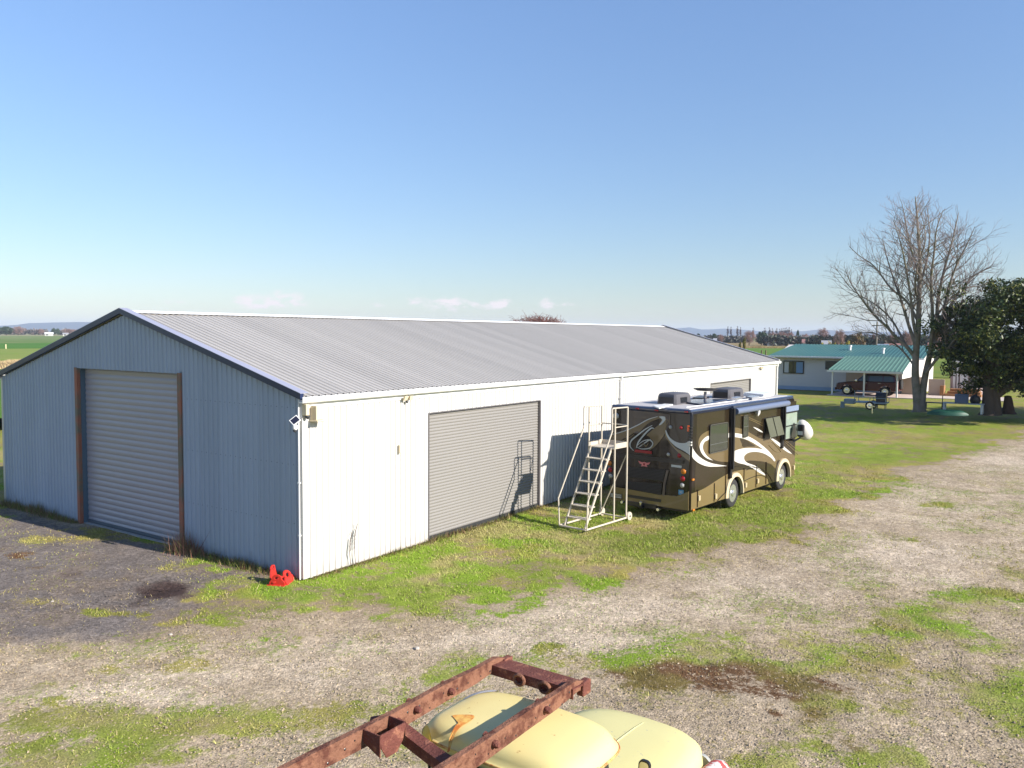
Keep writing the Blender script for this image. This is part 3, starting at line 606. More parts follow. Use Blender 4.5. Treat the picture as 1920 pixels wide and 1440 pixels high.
def arc(cx, r, n=14, z0=.36, cz=WR):
    a0 = math.asin(max(-1, (z0-cz)/r)); return [(cx-r*cos(a0+(pi-2*a0)*i/n), cz+r*sin(a0+(pi-2*a0)*i/n)) for i in range(n+1)]
prof = [(0.0, .36)]+arc(A1, .56)+arc(A2, .56)+[(RVL-.08, .38), (RVL-.0, .55), (RVL+.02, 1.3), (RVL-.02, 2.6), (RVL-.1, 3.15), (RVL-.25, RVH-.06), (.02, RVH-.06)]
MB().prism(prof, lambda a, b_, t_: (a, t_, b_), 0, RVW).build('body', m_brn, rv, bevel=.07, seg=3, smooth=35)
mb = MB(); mb.box(.25, RVL-.5, .25, RVW-.25, .25, .5); mb.box(2.3, 3.8, .3, RVW-.3, .4, 1.0); mb.box(6.5, 7.8, .3, RVW-.3, .4, 1.0); mb.build('underbody', m_blk, rv)
# roof
mb = MB(); mb.box(.02, RVL-.2, .03, RVW-.03, RVH-.12, RVH+.0); mb.build('roof_trim', m_navb, rv, bevel=.05, seg=3)
mb = MB(); mb.box(.14, RVL-.5, .16, RVW-.16, RVH-.02, RVH+.012); mb.build('roof', m_rroof, rv, bevel=.01)
LAY = [0]
_cm = MB()
for cx_ in (A1, A2): _cm.lathe([(.585, -.3), (.585, .3)], (cx_, 0, WR), (0, 1, 0), 40)
cutter = _cm.build('cutter', m_blk)
def decal(name, poly, mat, parent=rv, where='side', sp=5, tilt=None, th=None):
    LAY[0] += 1; k_ = .0012*LAY[0]+.002
    if sp: poly = spline(poly, sp)
    if where == 'side':
        poly = [(min(max(a, .05), RVL-.03), min(max(b_, .39), RVH-.15)) for a, b_ in poly]
        o_ = MB().prism(poly, lambda a, b_, t_: (a, -t_, b_), -.001, k_).build(name, mat, parent)
        zs_ = [b_ for a, b_ in poly]
        if min(zs_) < 1.1:
            par_ = o_.parent; o_.parent = None; bm_ = o_.modifiers.new('cut', 'BOOLEAN'); bm_.object = cutter; bm_.operation = 'DIFFERENCE'; bm_.solver = 'EXACT'
            bpy.context.view_layer.update(); me = bpy.data.meshes.new_from_object(o_.evaluated_get(bpy.context.evaluated_depsgraph_get()))
            o_.modifiers.clear()
            if len(me.polygons) > 2: o_.data = me
            o_.parent = par_
        return o_
    poly = [(min(max(a, .05), RVW-.05), min(max(b_, .38), RVH-.12)) for a, b_ in poly]
    return MB().prism(poly, lambda a, b_, t_: (-t_, a, b_), -.001, k_).build(name, mat, parent)
def ribbon(pts, wd):
    P = spline(pts, 8, False); n_ = len(P); o1, o2 = [], []
    for i in range(n_):
        t_ = P[min(i+1, n_-1)]-P[max(i-1, 0)]; t_ = t_/(np.linalg.norm(t_)+1e-9); nn = np.array([-t_[1], t_[0]]); ww = wd*(1 if np.isscalar(wd) else 1)*min(1, .35+2.2*min(i, n_-1-i)/n_)
        o1.append(P[i]+nn*ww/2); o2.append(P[i]-nn*ww/2)
    return o1+o2[::-1]
# side graphics: (bronze upper panel, tan swirls, dark lobes, white sweeps)
decal('side_panel', sc([(95,320),(420,262),(1025,215),(1180,180),(1195,560),(1195,780),(960,840),(945,1000),(620,930),(400,985),(190,1120),(70,1165)]), m_brn2, sp=0)
decal('graphic_band', sc([(110,640),(125,575),(170,530),(250,492),(340,474),(440,466),(540,474),(620,502),(700,545),(760,580),(830,600),(890,595),(960,640),(1010,665),(1100,740),(1170,785),(1195,800),(1195,800),(1195,1000),(1195,1000),(1070,1015),(1065,880),(1010,825),(960,830),(945,910),(900,870),(830,842),(740,830),(640,832),(560,842),(430,842),(330,835),(240,800),(170,760),(125,700)]), m_tan, sp=3)
decal('graphic_band', sc([(5,1195),(5,1195),(100,1160),(190,1118),(310,1040),(400,985),(500,945),(600,925),(700,925),(760,940),(830,985),(860,1030),(872,1105),(872,1105),(760,1150),(590,1215),(420,1290),(250,1340),(5,1395),(5,1395)]), m_tan2, sp=3)
decal('graphic_shade', sc([(560,585),(620,600),(680,640),(725,672),(640,676),(592,680),(578,640)]), m_brn2)
decal('graphic_shade', sc([(640,832),(740,830),(830,845),(900,885),(948,935),(948,935),(945,1080),(945,1080),(872,1108),(868,1040),(830,985),(760,940),(700,900)]), m_brn2, sp=3)
decal('graphic_shade', sc([(110,640),(105,700),(150,770),(230,815),(330,840),(430,848),(430,880),(300,875),(180,830),(110,770),(85,690)]), m_brn2, sp=3)
decal('graphic_sweep', sc([(0,610),(0,610),(30,660),(70,730),(120,785),(190,830),(280,862),(420,884),(420,884),(300,892),(200,888),(110,852),(50,800),(0,745),(0,745)]), m_wht, sp=4)
decal('graphic_sweep', sc([(220,560),(175,585),(135,635),(124,690),(150,755),(200,802),(268,826),(268,826),(205,780),(165,720),(158,665),(180,622),(220,600)]), m_wht)
decal('graphic_sweep', sc([(412,540),(440,531),(500,530),(570,540),(640,563),(720,604),(800,664),(865,722),(915,780),(940,826),(920,828),(880,762),(800,700),(720,648),(640,605),(560,582),(480,572),(412,578)]), m_wht)
decal('graphic_sweep', sc([(468,770),(495,728),(560,702),(650,690),(760,697),(840,722),(900,772),(932,828),(870,780),(800,745),(720,732),(650,742),(606,775),(606,820),(640,852),(720,882),(780,925),(832,985),(770,960),(700,912),(620,872),(540,852),(490,822)]), m_wht)
decal('graphic_sweep', sc([(700,464),(760,486),(805,522),(760,508)]), m_wht)
decal('graphic_sweep', sc([(878,574),(930,600),(1000,648),(1110,745),(1112,752),(1070,735),(990,680),(910,612)]), m_wht)
for pts in ([(500,318),(620,350),(720,392),(800,425)],[(640,378),(720,410),(800,452)],[(1030,600),(1110,660),(1190,730)],[(1035,625),(1105,685),(1185,765)],[(865,640),(900,625),(960,680),(1000,735),(930,720),(870,660)],[(440,905),(560,885),(700,890),(820,960)],[(580,1060),(680,1010),(780,985),(860,1020)],[(620,930),(740,900),(850,960),(910,1060)],[(280,1320),(330,1240),(420,1150)]):
    LAY[0] += 1; P = ribbon(sc(pts), .018); k_ = .0012*LAY[0]+.002; MB().prism(P, lambda a, b_, t_: (a, -t_, b_), -.001, k_).build('pinstripe', m_tan2 if pts[0][1] < 900 else m_brn, rv)
bpy.data.objects.remove(cutter)
# rear graphics
LAY[0] = 0
decal('rear_window', rc([(150,225),(560,262),(700,285),(700,400),(620,520),(150,480)]), pm('rear glass', (.055,.045,.042), .06, var=.2, vs=1.5, spec=.8), where='rear', sp=0)
decal('graphic_band', rc([(0,500),(0,500),(180,465),(330,400),(450,335),(560,303),(630,308),(655,350),(650,470),(600,560),(520,650),(450,692),(500,640),(512,600),(480,555),(440,520),(330,470),(250,520),(120,580),(0,625),(0,625)]), m_tan, where='rear', sp=4)
decal('graphic_shade', rc([(400,430),(470,372),(560,335),(600,335),(585,385),(520,440),(450,500),(380,560),(330,620),(300,600),(330,520)]), m_brn, where='rear')
decal('graphic_sweep', rc([(575,308),(638,308),(645,345),(600,395),(575,398),(612,345)]), m_slv, where='rear')
decal('graphic_sweep', rc([(650,455),(695,540),(770,592),(860,605),(925,578),(1000,560),(1000,560),(1000,800),(925,740),(850,690),(760,640),(690,570),(655,510)]), m_slv, where='rear', sp=3)
decal('graphic_band', rc([(648,500),(690,585),(760,655),(850,705),(930,755),(1000,810),(1000,860),(925,815),(860,770),(780,700),(700,610),(650,540)]), m_tan, where='rear', sp=3)
for pts, ww in (([(0,520),(180,470),(330,405),(450,340),(560,306)], .03), ([(520,440),(480,440),(400,520),(340,600),(320,660)], .045), ([(290,690),(250,640),(262,580),(330,520),(420,450),(500,405)], .04), ([(320,640),(400,580),(470,570),(505,610),(470,660),(380,670),(330,650)], .03), ([(640,320),(680,360),(650,420),(640,480),(700,590),(800,700),(920,800)], .018), ([(350,650),(420,600),(480,560)], .03), ([(300,500),(250,540),(120,600),(0,640)], .02), ([(380,640),(400,610),(430,640),(460,600)], .025)):
    LAY[0] += 1; P = ribbon(rc(pts), ww); k_ = .0012*LAY[0]+.002; MB().prism(P, lambda a, b_, t_: (-t_, a, b_), -.001, k_).build('graphic_line', m_slv if ww > .028 else m_tan2, rv)
decal('black_band', rc([(30,705),(860,800),(850,838),(30,748)]), m_blk, where='rear', sp=0)
decal('bumper_panel', rc([(0,1080),(100,1100),(220,1120),(650,1190),(780,1200),(1000,1160),(1000,1420),(880,1390),(640,1370),(560,1330),(460,1300),(290,1275),(0,1245)]), m_tan2, where='rear', sp=0)
def rgrille(pts, nm):
    P = [np.array(q) for q in rc(pts)]; o_ = MB().prism([tuple(q) for q in P], lambda a, b_, t_: (-t_, a, b_), -.001, .03).build(nm, m_blk, rv, bevel=.01)
    mb = MB(); A, B, C_, D_ = P
    for i in range(1, 8):
        f = i/8; q0 = D_*(f)+A*(1-f); q1 = C_*f+B*(1-f); mb.tube([(-.034, q0[0]-.03, q0[1]), (-.034, q1[0]+.03, q1[1])], .008, 4)
    mb.build('slat', pm('charcoal slat', (.03,.03,.04), .4), o_)
rgrille([(190,865),(650,905),(625,1035),(200,985)], 'rear_grille'); rgrille([(200,1035),(615,1060),(600,1190),(215,1120)], 'rear_grille')
o_ = MB().prism([tuple(q) for q in rc([(660,905),(690,910),(650,1060),(640,1200),(615,1190),(630,1040)])], lambda a, b_, t_: (-t_, a, b_), -.001, .03).build('grille_edge', pm('taupe trim', s2l((88,78,74)), .3), rv)
decal('bumper_slot', rc([(218,1178),(606,1238),(600,1272),(225,1212)]), m_blk, where='rear', sp=0)
q = rear(1140+400/6, 730+700/6); MB().box(-.035, 0, q[0]-.30, q[0]+.30, q[1]-.045, q[1]+.045).build('brake_light', m_red, rv, bevel=.012)
q = rear(1140+410/6, 730+842/6)
def badge(pts, s=.0042): return [(q[0]-(x)*s, q[1]-(y)*s) for x, y in pts]
MB().prism(badge([(-50,-20),(-20,-12),(0,-18),(20,-12),(50,-20),(38,-2),(18,4),(26,18),(0,14),(-26,18),(-18,4),(-38,-2)]), lambda a, b_, t_: (-t_, a, b_), 0, .02).build('badge', pm('pink badge', s2l((205,120,125)), .3), rv)
MB().prism(badge([(-7,-8),(7,-8),(7,8),(-7,8)]), lambda a, b_, t_: (-t_, a, b_), .02, .026).build('badge_centre', m_red, rv)
def rlight(x, y, r, m, nm='tail_light', asp=1.0):
    q = rear(1140+x/6, 730+y/6); mb = MB(); mb.lathe([(r, 0), (r*.95, .02), (r*.6, .045), (.01, .055)], (0, q[0], q[1]), (-1, 0, 0), 14); o_ = mb.build(nm, m, rv, smooth=50)
    return o_
for x, y, r, m in ((850,925,.085,m_amb),(840,1005,.085,m_red),(835,1080,.075,m_clr),(18,830,.085,m_amb),(25,905,.085,m_red),(30,975,.075,m_clr),(823,432,.055,m_red),(803,745,.07,m_red)): rlight(x, y, r, m)
rlight(703,425,.055,m_clr,'rear_lens'); rlight(680,732,.055,m_clr,'rear_lens'); rlight(90,300,.11,m_clr,'vent_cover'); 
for x, y in ((330,215),(545,235),(880,252)):
    q = rear(1140+x/6, 730+y/6); MB().box(-.03, 0, q[0]-.05, q[0]+.05, q[1]-.02, q[1]+.02).build('clearance_light', m_red, rv)
q = rear(1140+905/6, 730+440/6); MB().box(-.02, 0, q[0]-.035, q[0]+.035, q[1]-.09, q[1]+.09).build('marker_light', pm('orange lens', (.85,.13,.02), .2), rv, bevel=.01)
q = rear(1140+870/6, 730+1310/6); MB().box(-.02, 0, q[0]-.035, q[0]+.035, q[1]-.07, q[1]+.07).build('reflector', pm('red reflector', (.7,.06,.02), .2), rv, bevel=.01)
q = rear(1140+822/6, 730+1160/6); stk = MB().box(-.006, 0, q[0]-.085, q[0]+.085, q[1]-.075, q[1]+.075).build('sticker', pm('blue sticker', s2l((70,140,185)), .5), rv)
def text(name, body, size, mat, parent, P, rot, ext=.001):
    cu = bpy.data.curves.new(name, 'FONT'); cu.body = body; cu.size = size; cu.extrude = ext; cu.align_x = 'CENTER'; cu.align_y = 'CENTER'; cu.materials.append(mat)
    t_ = bpy.data.objects.new(name, cu); C.objects.link(t_); bpy.context.view_layer.update(); me = bpy.data.meshes.new_from_object(t_.evaluated_get(bpy.context.evaluated_depsgraph_get())); bpy.data.objects.remove(t_)
    o = bpy.data.objects.new(name, me); C.objects.link(o); o.parent = parent; o.location = P; o.rotation_euler = rot; return o
RR = (pi/2, 0, -pi/2)
text('sticker_digits', '95', .1, m_wht, stk, (-.008, q[0], q[1]), RR)
q = rear(1140+770/6, 730+865/6); pl = MB().box(-.008, 0, q[0]-.17, q[0]+.17, q[1]-.035, q[1]+.035).build('name_plate', m_slv, rv)
mb = MB()
for i in range(7): mb.box(-.011, -.008, q[0]-.14+i*.04, q[0]-.118+i*.04, q[1]-.02, q[1]+.02)
q = rear(1140+95/6, 730+1195/6); pl = MB().box(-.03, 0, q[0]-.23, q[0]+.23, q[1]-.075, q[1]+.075).build('number_plate', m_blk, rv)
pw = MB().box(-.034, -.03, q[0]-.2, q[0]+.2, q[1]-.058, q[1]+.058).build('plate_face', m_wht, pl)
text('plate_characters', 'CC6049', .115, m_blk, pl, (-.036, q[0], q[1]), RR)
# corner louvres
for i, y in enumerate((432, 465, 500, 532, 570, 600, 630)):
    q = rear(1140+948/6, 730+y/6); MB().box(-.02, .05, .0, .12, q[1]-.022, q[1]+.022).build('corner_louvre', m_blk if i < 5 else m_wht, rv)
# tow hitch
mb = MB(); y0_ = rear(1205, 962)[0]; mb.box(-.05, .5, y0_-.5, y0_+.55, .26, .40); mb.box(-.16, 0, y0_-.05, y0_+.05, .25, .35); hh = mb.build('tow_bar', m_blk, rv, bevel=.01)
mb = MB(); mb.lathe([(.03, 0), (.025, .05), (.05, .08), (.05, .12), (.01, .15)], (-.13, y0_, .33), (0, 0, 1), 12); mb.build('tow_ball', m_chr, hh, smooth=50)
mb = MB(); mb.lathe([(.04, 0), (.045, .02), (.045, .1)], (-.08, y0_-.62, .3), (-1, 0, 0), 12); mb.build('exhaust_tip', m_chr, rv, smooth=50); mb = MB(); mb.lathe([(.04, 0), (.045, .02), (.045, .1)], (-.08, y0_+.66, .36), (-1, 0, 0), 12); mb.build('exhaust_tip', m_chr, rv, smooth=50)
# side windows
def srect(pts, grow=0):
    P = sc(pts); xs = sorted(q[0] for q in P); zs = sorted(q[1] for q in P); return (xs[0]+xs[1])/2-grow, (xs[2]+xs[3])/2+grow, (zs[0]+zs[1])/2-grow, (zs[2]+zs[3])/2+grow
def rr(x0, x1, z0, z1, r, n_=4):
    o_ = []
    for cx_, cz_, a0 in ((x1-r, z1-r, 0), (x0+r, z1-r, pi/2), (x0+r, z0+r, pi), (x1-r, z0+r, 1.5*pi)):
        for i in range(n_+1): o_.append((cx_+r*cos(a0+pi/2*i/n_), cz_+r*sin(a0+pi/2*i/n_)))
    return o_
def window(pts, bar=None, r=.07, glass=m_glass):
    x0, x1, z0, z1 = srect(pts); Pq = lambda a, b_, t_: (a, -t_, b_)
    fr = MB().prism(rr(x0, x1, z0, z1, r), Pq, .0, .05).build('window', m_blk, rv)
    gl = MB().prism(rr(x0+.03, x1-.03, z0+.03, z1-.03, r*.7), Pq, .05, .054).build('pane', glass, fr)
    mb = MB()
    ring = rr(x0, x1, z0, z1, r); P = [(a, -.054, b_) for a, b_ in ring]; mb.tube(P+[P[0]], .010, 5, cap=False)
    if bar: zb = z0+(z1-z0)*bar; mb.tube([(x0, -.056, zb), (x1, -.056, zb)], .012, 5)
    mb.build('frame', pm('brushed frame', s2l((110,108,98)), .35, metal=.4), fr)
window([(222,450),(415,405),(415,700),(225,755)], .3)
window([(583,342),(634,332),(634,565),(585,578)], .48, .06)
x0, x1, z0, z1 = srect([(815,375),(968,345),(968,560),(818,585)])
fr = MB().prism(rr(x0, x1, z0, z1, .05), lambda a, b_, t_: (a, -t_, b_), 0, .05).build('awning_window', m_blk, rv)
for a, b_ in ((x0+.0, x0+(x1-x0)*.46), (x0+(x1-x0)*.52, x1)):
    mb = MB(); v = [(a, -.06, z1), (b_, -.06, z1), (b_, -.24, z0+.06), (a, -.24, z0+.06), (a, -.075, z1), (b_, -.075, z1), (b_, -.255, z0+.06), (a, -.255, z0+.06)]
    mb.add(v, [(0,1,2,3),(4,7,6,5),(0,4,5,1),(1,5,6,2),(2,6,7,3),(3,7,4,0)]); mb.build('pane', pm('grey tinted glass', s2l((96,98,84)), .12, spec=.7), fr)
# driver side glass
x0, x1, z0, z1 = srect([(1042,325),(1168,302),(1168,570),(1042,592)])
fr = MB().prism([(x0-.03, z0-.03), (x1+.05, z0-.03), (x1+.05, z1+.04), (x0-.03, z1+.04)], lambda a, b_, t_: (a, -t_, b_), 0, .02).build('cab_window', m_blk, rv)
MB().prism([(x0, z0), (x1, z0), (x1, z1), (x0, z1)], lambda a, b_, t_: (a, -t_, b_), .02, .026).build('pane', pm('cab glass', s2l((136,150,138)), .06, var=.35, vs=2.5, spec=.8, det=3), fr)
mb = MB(); zm = z0+(z1-z0)*.5; mb.box(x0, x1, -.032, -.026, zm-.02, zm+.02); mb.box((x0+x1)/2+.02, (x0+x1)/2+.07, -.032, -.026, z0, zm); mb.build('window_bar', m_blk, fr)
MB().prism(rr(x0-.03, x1+.1, z1+.06, z1+.26, .05), lambda a, b_, t_: (a, -t_, b_), 0, .05).build('window_hood', pm('blue grey hood', s2l((120,134,158)), .25), rv, bevel=.01)
# windscreen
MB().box(RVL-.06, RVL+.035, .12, RVW-.12, 1.45, 2.75).build('windscreen', m_glass, rv, bevel=.03)
# awning: roll, arms
xa, za = side(1290+480/5.76, 720+285/5.76); xb, zb_ = side(1290+1045/5.76, 720+190/5.76)
za2 = RVH-.22
mb = MB(); mb.tube([(xa, -.12, za2), (xb, -.12, za2)], .10, 14); mb.build('awning_roll', pm('grey blue awning', s2l((100,110,132)), .3, var=.06), rv, smooth=50)
mb = MB(); mb.box(xa-.05, xb+.02, -.06, .0, RVH-.17, RVH-.05); mb.build('awning_rail', m_navb, rv)
for xs_, zz0, zz1, ww in ((side(1290+448/5.76, 720+600/5.76)[0], 1.02, RVH-.1, .13), (side(1290+1005/5.76, 720+460/5.76)[0], 1.55, RVH-.25, .13)):
    mb = MB(); mb.box(xs_-ww/2, xs_+ww/2, -.10, -.0, zz0, zz1); mb.box(xs_-ww/2+.02, xs_+ww/2-.02, -.17, -.102, zz0+.3, zz1); mb.build('awning_arm', m_blk, rv, bevel=.012)
mb = MB(); q = sc([(725,300)])[0]; mb.lathe([(.03, 0), (.05, .04), (.11, .10), (.11, .14), (.02, .17)], (q[0], 0, q[1]), (.2, -1, -.3), 14); mb.build('porch_light', m_gut, rv, smooth=50)
mb = MB(); q = sc([(268,805)])[0]
mb = MB(); 
for x, y in ((110,1230),(290,1210),(615,1090),(745,1045),(1135,900)):
    q = sc([(x, y)])[0]; MB().prism(rr(q[0]-.06, q[0]+.06, q[1]-.08, q[1]+.08, .03), lambda a, b_, t_: (a, -t_, b_), 0, .055).build('locker_latch', pm('tan latch', s2l((176,160,128)), .35), rv)
for x, y in ((45,1032),(50,1360)):
    q = sc([(x, y)])[0]; MB().box(q[0]-.06, q[0]+.06, -.05, 0, q[1]-.03, q[1]+.03).build('side_marker', m_amb, rv, bevel=.01)
# locker seams
for x, z0_, z1_ in ((.42, .42, .95), (1.55, .42, 1.0), (2.35, .42, 1.15), (3.75, .42, 1.2), (4.75, .42, 1.2), (5.6, .42, 1.2)): MB().box(x, x+.008, -.0345, -.0, z0_, z1_).build('locker_seam', m_brn, rv)
# wheel arches and wheels
for cx_ in (A1, A2):
    o1 = arc(cx_, .68, 18, .40); i1 = arc(cx_, .56, 18, .40); mb = MB()
    mb.rings([[(a, -.06, b_) for a, b_ in o1], [(a, -.085, b_) for a, b_ in i1], [(a, .02, b_) for a, b_ in i1]], cap=False, closed=False)
    mb.rings([[(a, -.06, b_) for a, b_ in o1], [(a, .02, b_) for a, b_ in o1]], cap=False, closed=False)
    mb.build('wheel_arch', pm('cream arch trim', s2l((196,180,150)), .3), rv, smooth=40)
def wheel(parent, x, y, r, wd, s, name='wheel', hub=.30, dual=False):
    mb = MB(); mb.lathe([(r*.62, -.01), (r*.66, .0), (r*.86, -.005), (r*.97, .02), (r, .05), (r, wd-.05), (r*.97, wd-.02), (r*.66, wd), (r*.62, wd)], (x, y, r), (0, s, 0), 36, cap=False); wh = mb.build(name, m_rub, parent, smooth=40)
    mb = MB(); R = r*.64; mb.lathe([(R, .0), (R*.95, .015), (R*.9, .04), (R*.62, .07), (R*.42, .03), (R*.34, -.03), (R*.2, -.04), (.01, -.045)], (x, y, r), (0, s, 0), 30); mb.build('rim', m_chr, wh, smooth=35)
    mb = MB()
    for i in range(10):
        a = 2*pi*i/10; c_ = (x+R*.68*cos(a), y+s*.052, r+R*.68*sin(a)); mb.lathe([(R*.12, 0), (R*.12, .012)], c_, (0, -s, 0), 8)
    mb.build('rim_hole', m_blk, wh)
    return wh
wheel(rv, A1, .03, WR, .30, 1); wheel(rv, A2, .03, WR, .30, 1); wheel(rv, A1, RVW-.03, WR, .30, -1); wheel(rv, A2, RVW-.03, WR, .30, -1)
mb = MB(); mb.box(2.18, 2.2, .05, .55, .12, .45); mb.build('mud_flap', m_blk, rv)
# mirror with white cover
def rproj(x, y, z):
    P = RV0+rx*x+ry*y+np.array([0, 0, z]); d = P-CAM; return 960+FPX*(d@RT)/(d@FW), 720-FPX*(d@UP)/(d@FW)
def rsolve(px, py, y):
    x, z = RVL, 2.2
    for _ in range(30):
        a, b_ = rproj(x, y, z); x += (px-a)/FPX*28/.75; z += (b_-py)/FPX*34
    return x, z
xm, zm = rsolve(1502, 808, -.38); q = np.array([xm, -.38, zm])
mq = MB(); mq.tube([(RVL-.25, .0, zm-.38), (xm-.2, -.2, zm-.38), (xm, -.36, zm-.25)], .035, 8); mir = mq.build('mirror_arm', m_blk, rv, smooth=50)
mb = MB(); mb.box(q[0]-.10, q[0]+.06, q[1]-.12, q[1]+.12, q[2]-.22, q[2]+.24); mb.build('mirror_housing', m_blk, mir, bevel=.05, seg=3)
MB().box(q[0]-.108, q[0]-.101, q[1]-.09, q[1]+.09, q[2]-.14, q[2]-.0).build('mirror_glass', m_slv, mir)
xc_, zc_ = rsolve(1509, 807, -.40); mb = MB(); RG = []; vd = RT*.93+np.array([0, 0, -.25]); vx = float(vd@rx); vy = float(vd@ry)
for i in range(11):
    f = i/10; a_ = -pi/2+pi*f; rr_ = .37*max(.02, cos(a_))*(1-.18*sin(a_)); h_ = .33*sin(a_); dn = -.10*sin(a_)
    RG.append([(xc_+vx*h_+rr_*.75*cos(t_)*(-vy), -.40+vy*h_+rr_*.75*cos(t_)*vx, zc_+dn+rr_*sin(t_)) for t_ in np.linspace(0, 2*pi, 20, endpoint=False)])
mb.rings(RG); mb.build('mirror_cover', m_wht, mir, smooth=60)
# roof gear
def ac(px0, py0, nm='roof_air_conditioner', L2=1.0):
    x, y = top(px0, py0); mb = MB()
    RG = []
    for z, s_ in ((0, 1.0), (.04, 1.02), (.26, .97), (.33, .9), (.36, .78)):
        RG.append([(x+.5*L2*s_*a, y+.34*s_*b_, RVH+z) for a, b_ in ((-1,-.8),(-.9,-1),(.9,-1),(1,-.8),(1,.8),(.9,1),(-.9,1),(-1,.8))])
    mb.rings(RG); o_ = mb.build(nm, pm('charcoal plastic', s2l((84,82,86)), .5, var=.1), rv, smooth=30)
    mb = MB(); mb.box(x-.5*L2-.012, x-.5*L2+.01, y-.26, y+.26, RVH+.05, RVH+.24); 
    mb.box(x-.2*L2, x+.2*L2, y-.355, y-.335, RVH+.06, RVH+.23); mb.build('air_grille', m_blk, o_)
ac(1264, 757, L2=1.05); ac(1365, 746, L2=1.2)
x, y = top(1322, 750); mb = MB(); mb.tube([(x, y, RVH), (x, y, RVH+.28)], .05, 8); mb.box(x-.1, x+.1, y-.12, y+.12, RVH, RVH+.06); dm = mb.build('dish_mount', m_gal, rv)
mb = MB(); mb.lathe([(.02, 0), (.3, .02), (.42, .07), (.43, .085), (.28, .05), (.02, .03)], (x+.05, y, RVH+.30), (.12, .05, 1), 24); mb.build('dish', pm('dark dish', s2l((62,62,66)), .4), dm, smooth=50)
def rbox(pts, z0, z1, nm, m):
    P = [top(*q_) for q_ in pts]; return MB().prism([(a, b_) for a, b_ in P], lambda a, b_, t_: (a, b_, t_), RVH+z0, RVH+z1).build(nm, m, rv, bevel=.01)
rbox([(1284,757),(1300,752),(1364,752),(1318,762)], .03, .07, 'solar_panel', pm('blue solar glass', s2l((52,66,92)), .12, spec=.7)); rbox([(1225,763),(1246,759),(1262,760),(1236,767)], .0, .04, 'roof_rail', m_gut)
rbox([(1298,750),(1312,746),(1330,748),(1316,751)], .0, .09, 'roof_vent', m_blk); rbox([(1395,742),(1415,738),(1450,742),(1432,746)], .0, .12, 'roof_vent', m_gut)
rbox([(1398,748),(1412,746),(1424,748),(1410,751)], .0, .10, 'roof_hatch', pm('smoky hatch', s2l((150,152,158)), .2)); rbox([(1372,752),(1382,750),(1390,752),(1380,754)], .0, .14, 'roof_horn', m_chr)
mb = MB(); x0, y0 = top(1225, 764); x1, y1 = top(1318, 762.5); mb.tube([(.3, .35, RVH+.04), (6.5, .35, RVH+.04)], .015, 6); mb.build('roof_cable', m_gut, rv)

# ------------------------------------------------------------------ rolling safety steps
LA = thing('rolling_steps', 'cream tubular rolling access steps with seven treads behind the motorhome', 'rolling steps', (7.60, -3.04, 0), -.095)
m_cream = pm('cream painted steel', s2l((188,178,162)), .5, var=.12, vs=5, col2=s2l((150,128,104)), mix=.68, ms=9, mw=.05)
LW, LL, PZ = .92, 2.14, 2.27
mb = MB()
for y in (0, LW): mb.tube([(0, y, .09), (LL, y, .09)], .03, 8)
mb.tube([(0, 0, .09), (0, LW, .09)], .03, 8); mb.tube([(LL, 0, .09), (LL, LW, .09)], .026, 8)
mb.build('base_frame', m_cream, LA, smooth=50)
for y in (.1, LW-.1):
    MB().obox(((.12+1.42)/2, y, (.09+PZ)/2), ((1.42-.12)/2, 0, (PZ-.09)/2), (0, .018, 0), (-.028, 0, .017)).build('stringer', m_cream, LA)
for k_ in range(1, 7):
    f = k_*.32/PZ; x = .12+1.3*f; mb = MB(); mb.box(x-.09, x+.12, .10, LW-.10, k_*.325-.02, k_*.325+.012); mb.build('tread', m_cream, LA, bevel=.006)
mb = MB(); mb.box(1.40, LL, .0, LW, PZ-.03, PZ); mb.box(LL-.012, LL, .0, LW, PZ, PZ+.13); mb.box(1.5, LL-.013, LW-.012, LW, PZ, PZ+.13); mb.box(1.5, LL-.013, 0, .012, PZ, PZ+.13); mb.build('platform', m_cream, LA, bevel=.004)
for x in (1.44, LL-.02):
    for y in (0, LW): MB().tube([(x, y, .09), (x, y, 3.44)], .027, 8).build('post', m_cream, LA, smooth=50)
for y, s_ in ((0, -1), (LW, 1)):
    mb = MB(); mb.tube([(LL-.02, y, 3.44), (1.25, y+s_*.03, 3.46), (1.22, y+s_*.04, 3.4), (1.22, y+s_*.05, 2.80), (.0, y+s_*.05, .88), (.02, y+s_*.02, .09)], .022, 8); mb.build('handrail', m_cream, LA, smooth=50)
    mb = MB(); mb.tube([(1.44, y, 2.88), (LL-.02, y, 2.88)], .018, 8); mb.build('mid_rail', m_cream, LA, smooth=50)
mb = MB(); mb.tube([(LL-.02, 0, 2.9), (LL-.02, LW, 2.9)], .018, 8); mb.build('mid_rail', m_cream, LA, smooth=50)
mb = MB(); mb.tube([(LL-.02, .02, 2.0), (LL-.02, LW-.02, .15)], .018, 8); mb.build('brace', m_cream, LA, smooth=50)
for y, s_ in ((-.03, -1), (LW+.03, 1)):
    wx = LL+.1 if s_ < 0 else LL-.35
    mb = MB(); mb.lathe([(.10, -.03), (.125, -.03), (.13, -.015), (.13, .015), (.125, .03), (.02, .035)], (LL+.10, y, .13), (0, s_, 0), 20); wv = mb.build('wheel', m_cream, LA, smooth=40)
    mb = MB(); mb.lathe([(.03, .03), (.03, .045)], (LL+.10, y, .13), (0, s_, 0), 10); mb.build('hub', m_dk, wv)

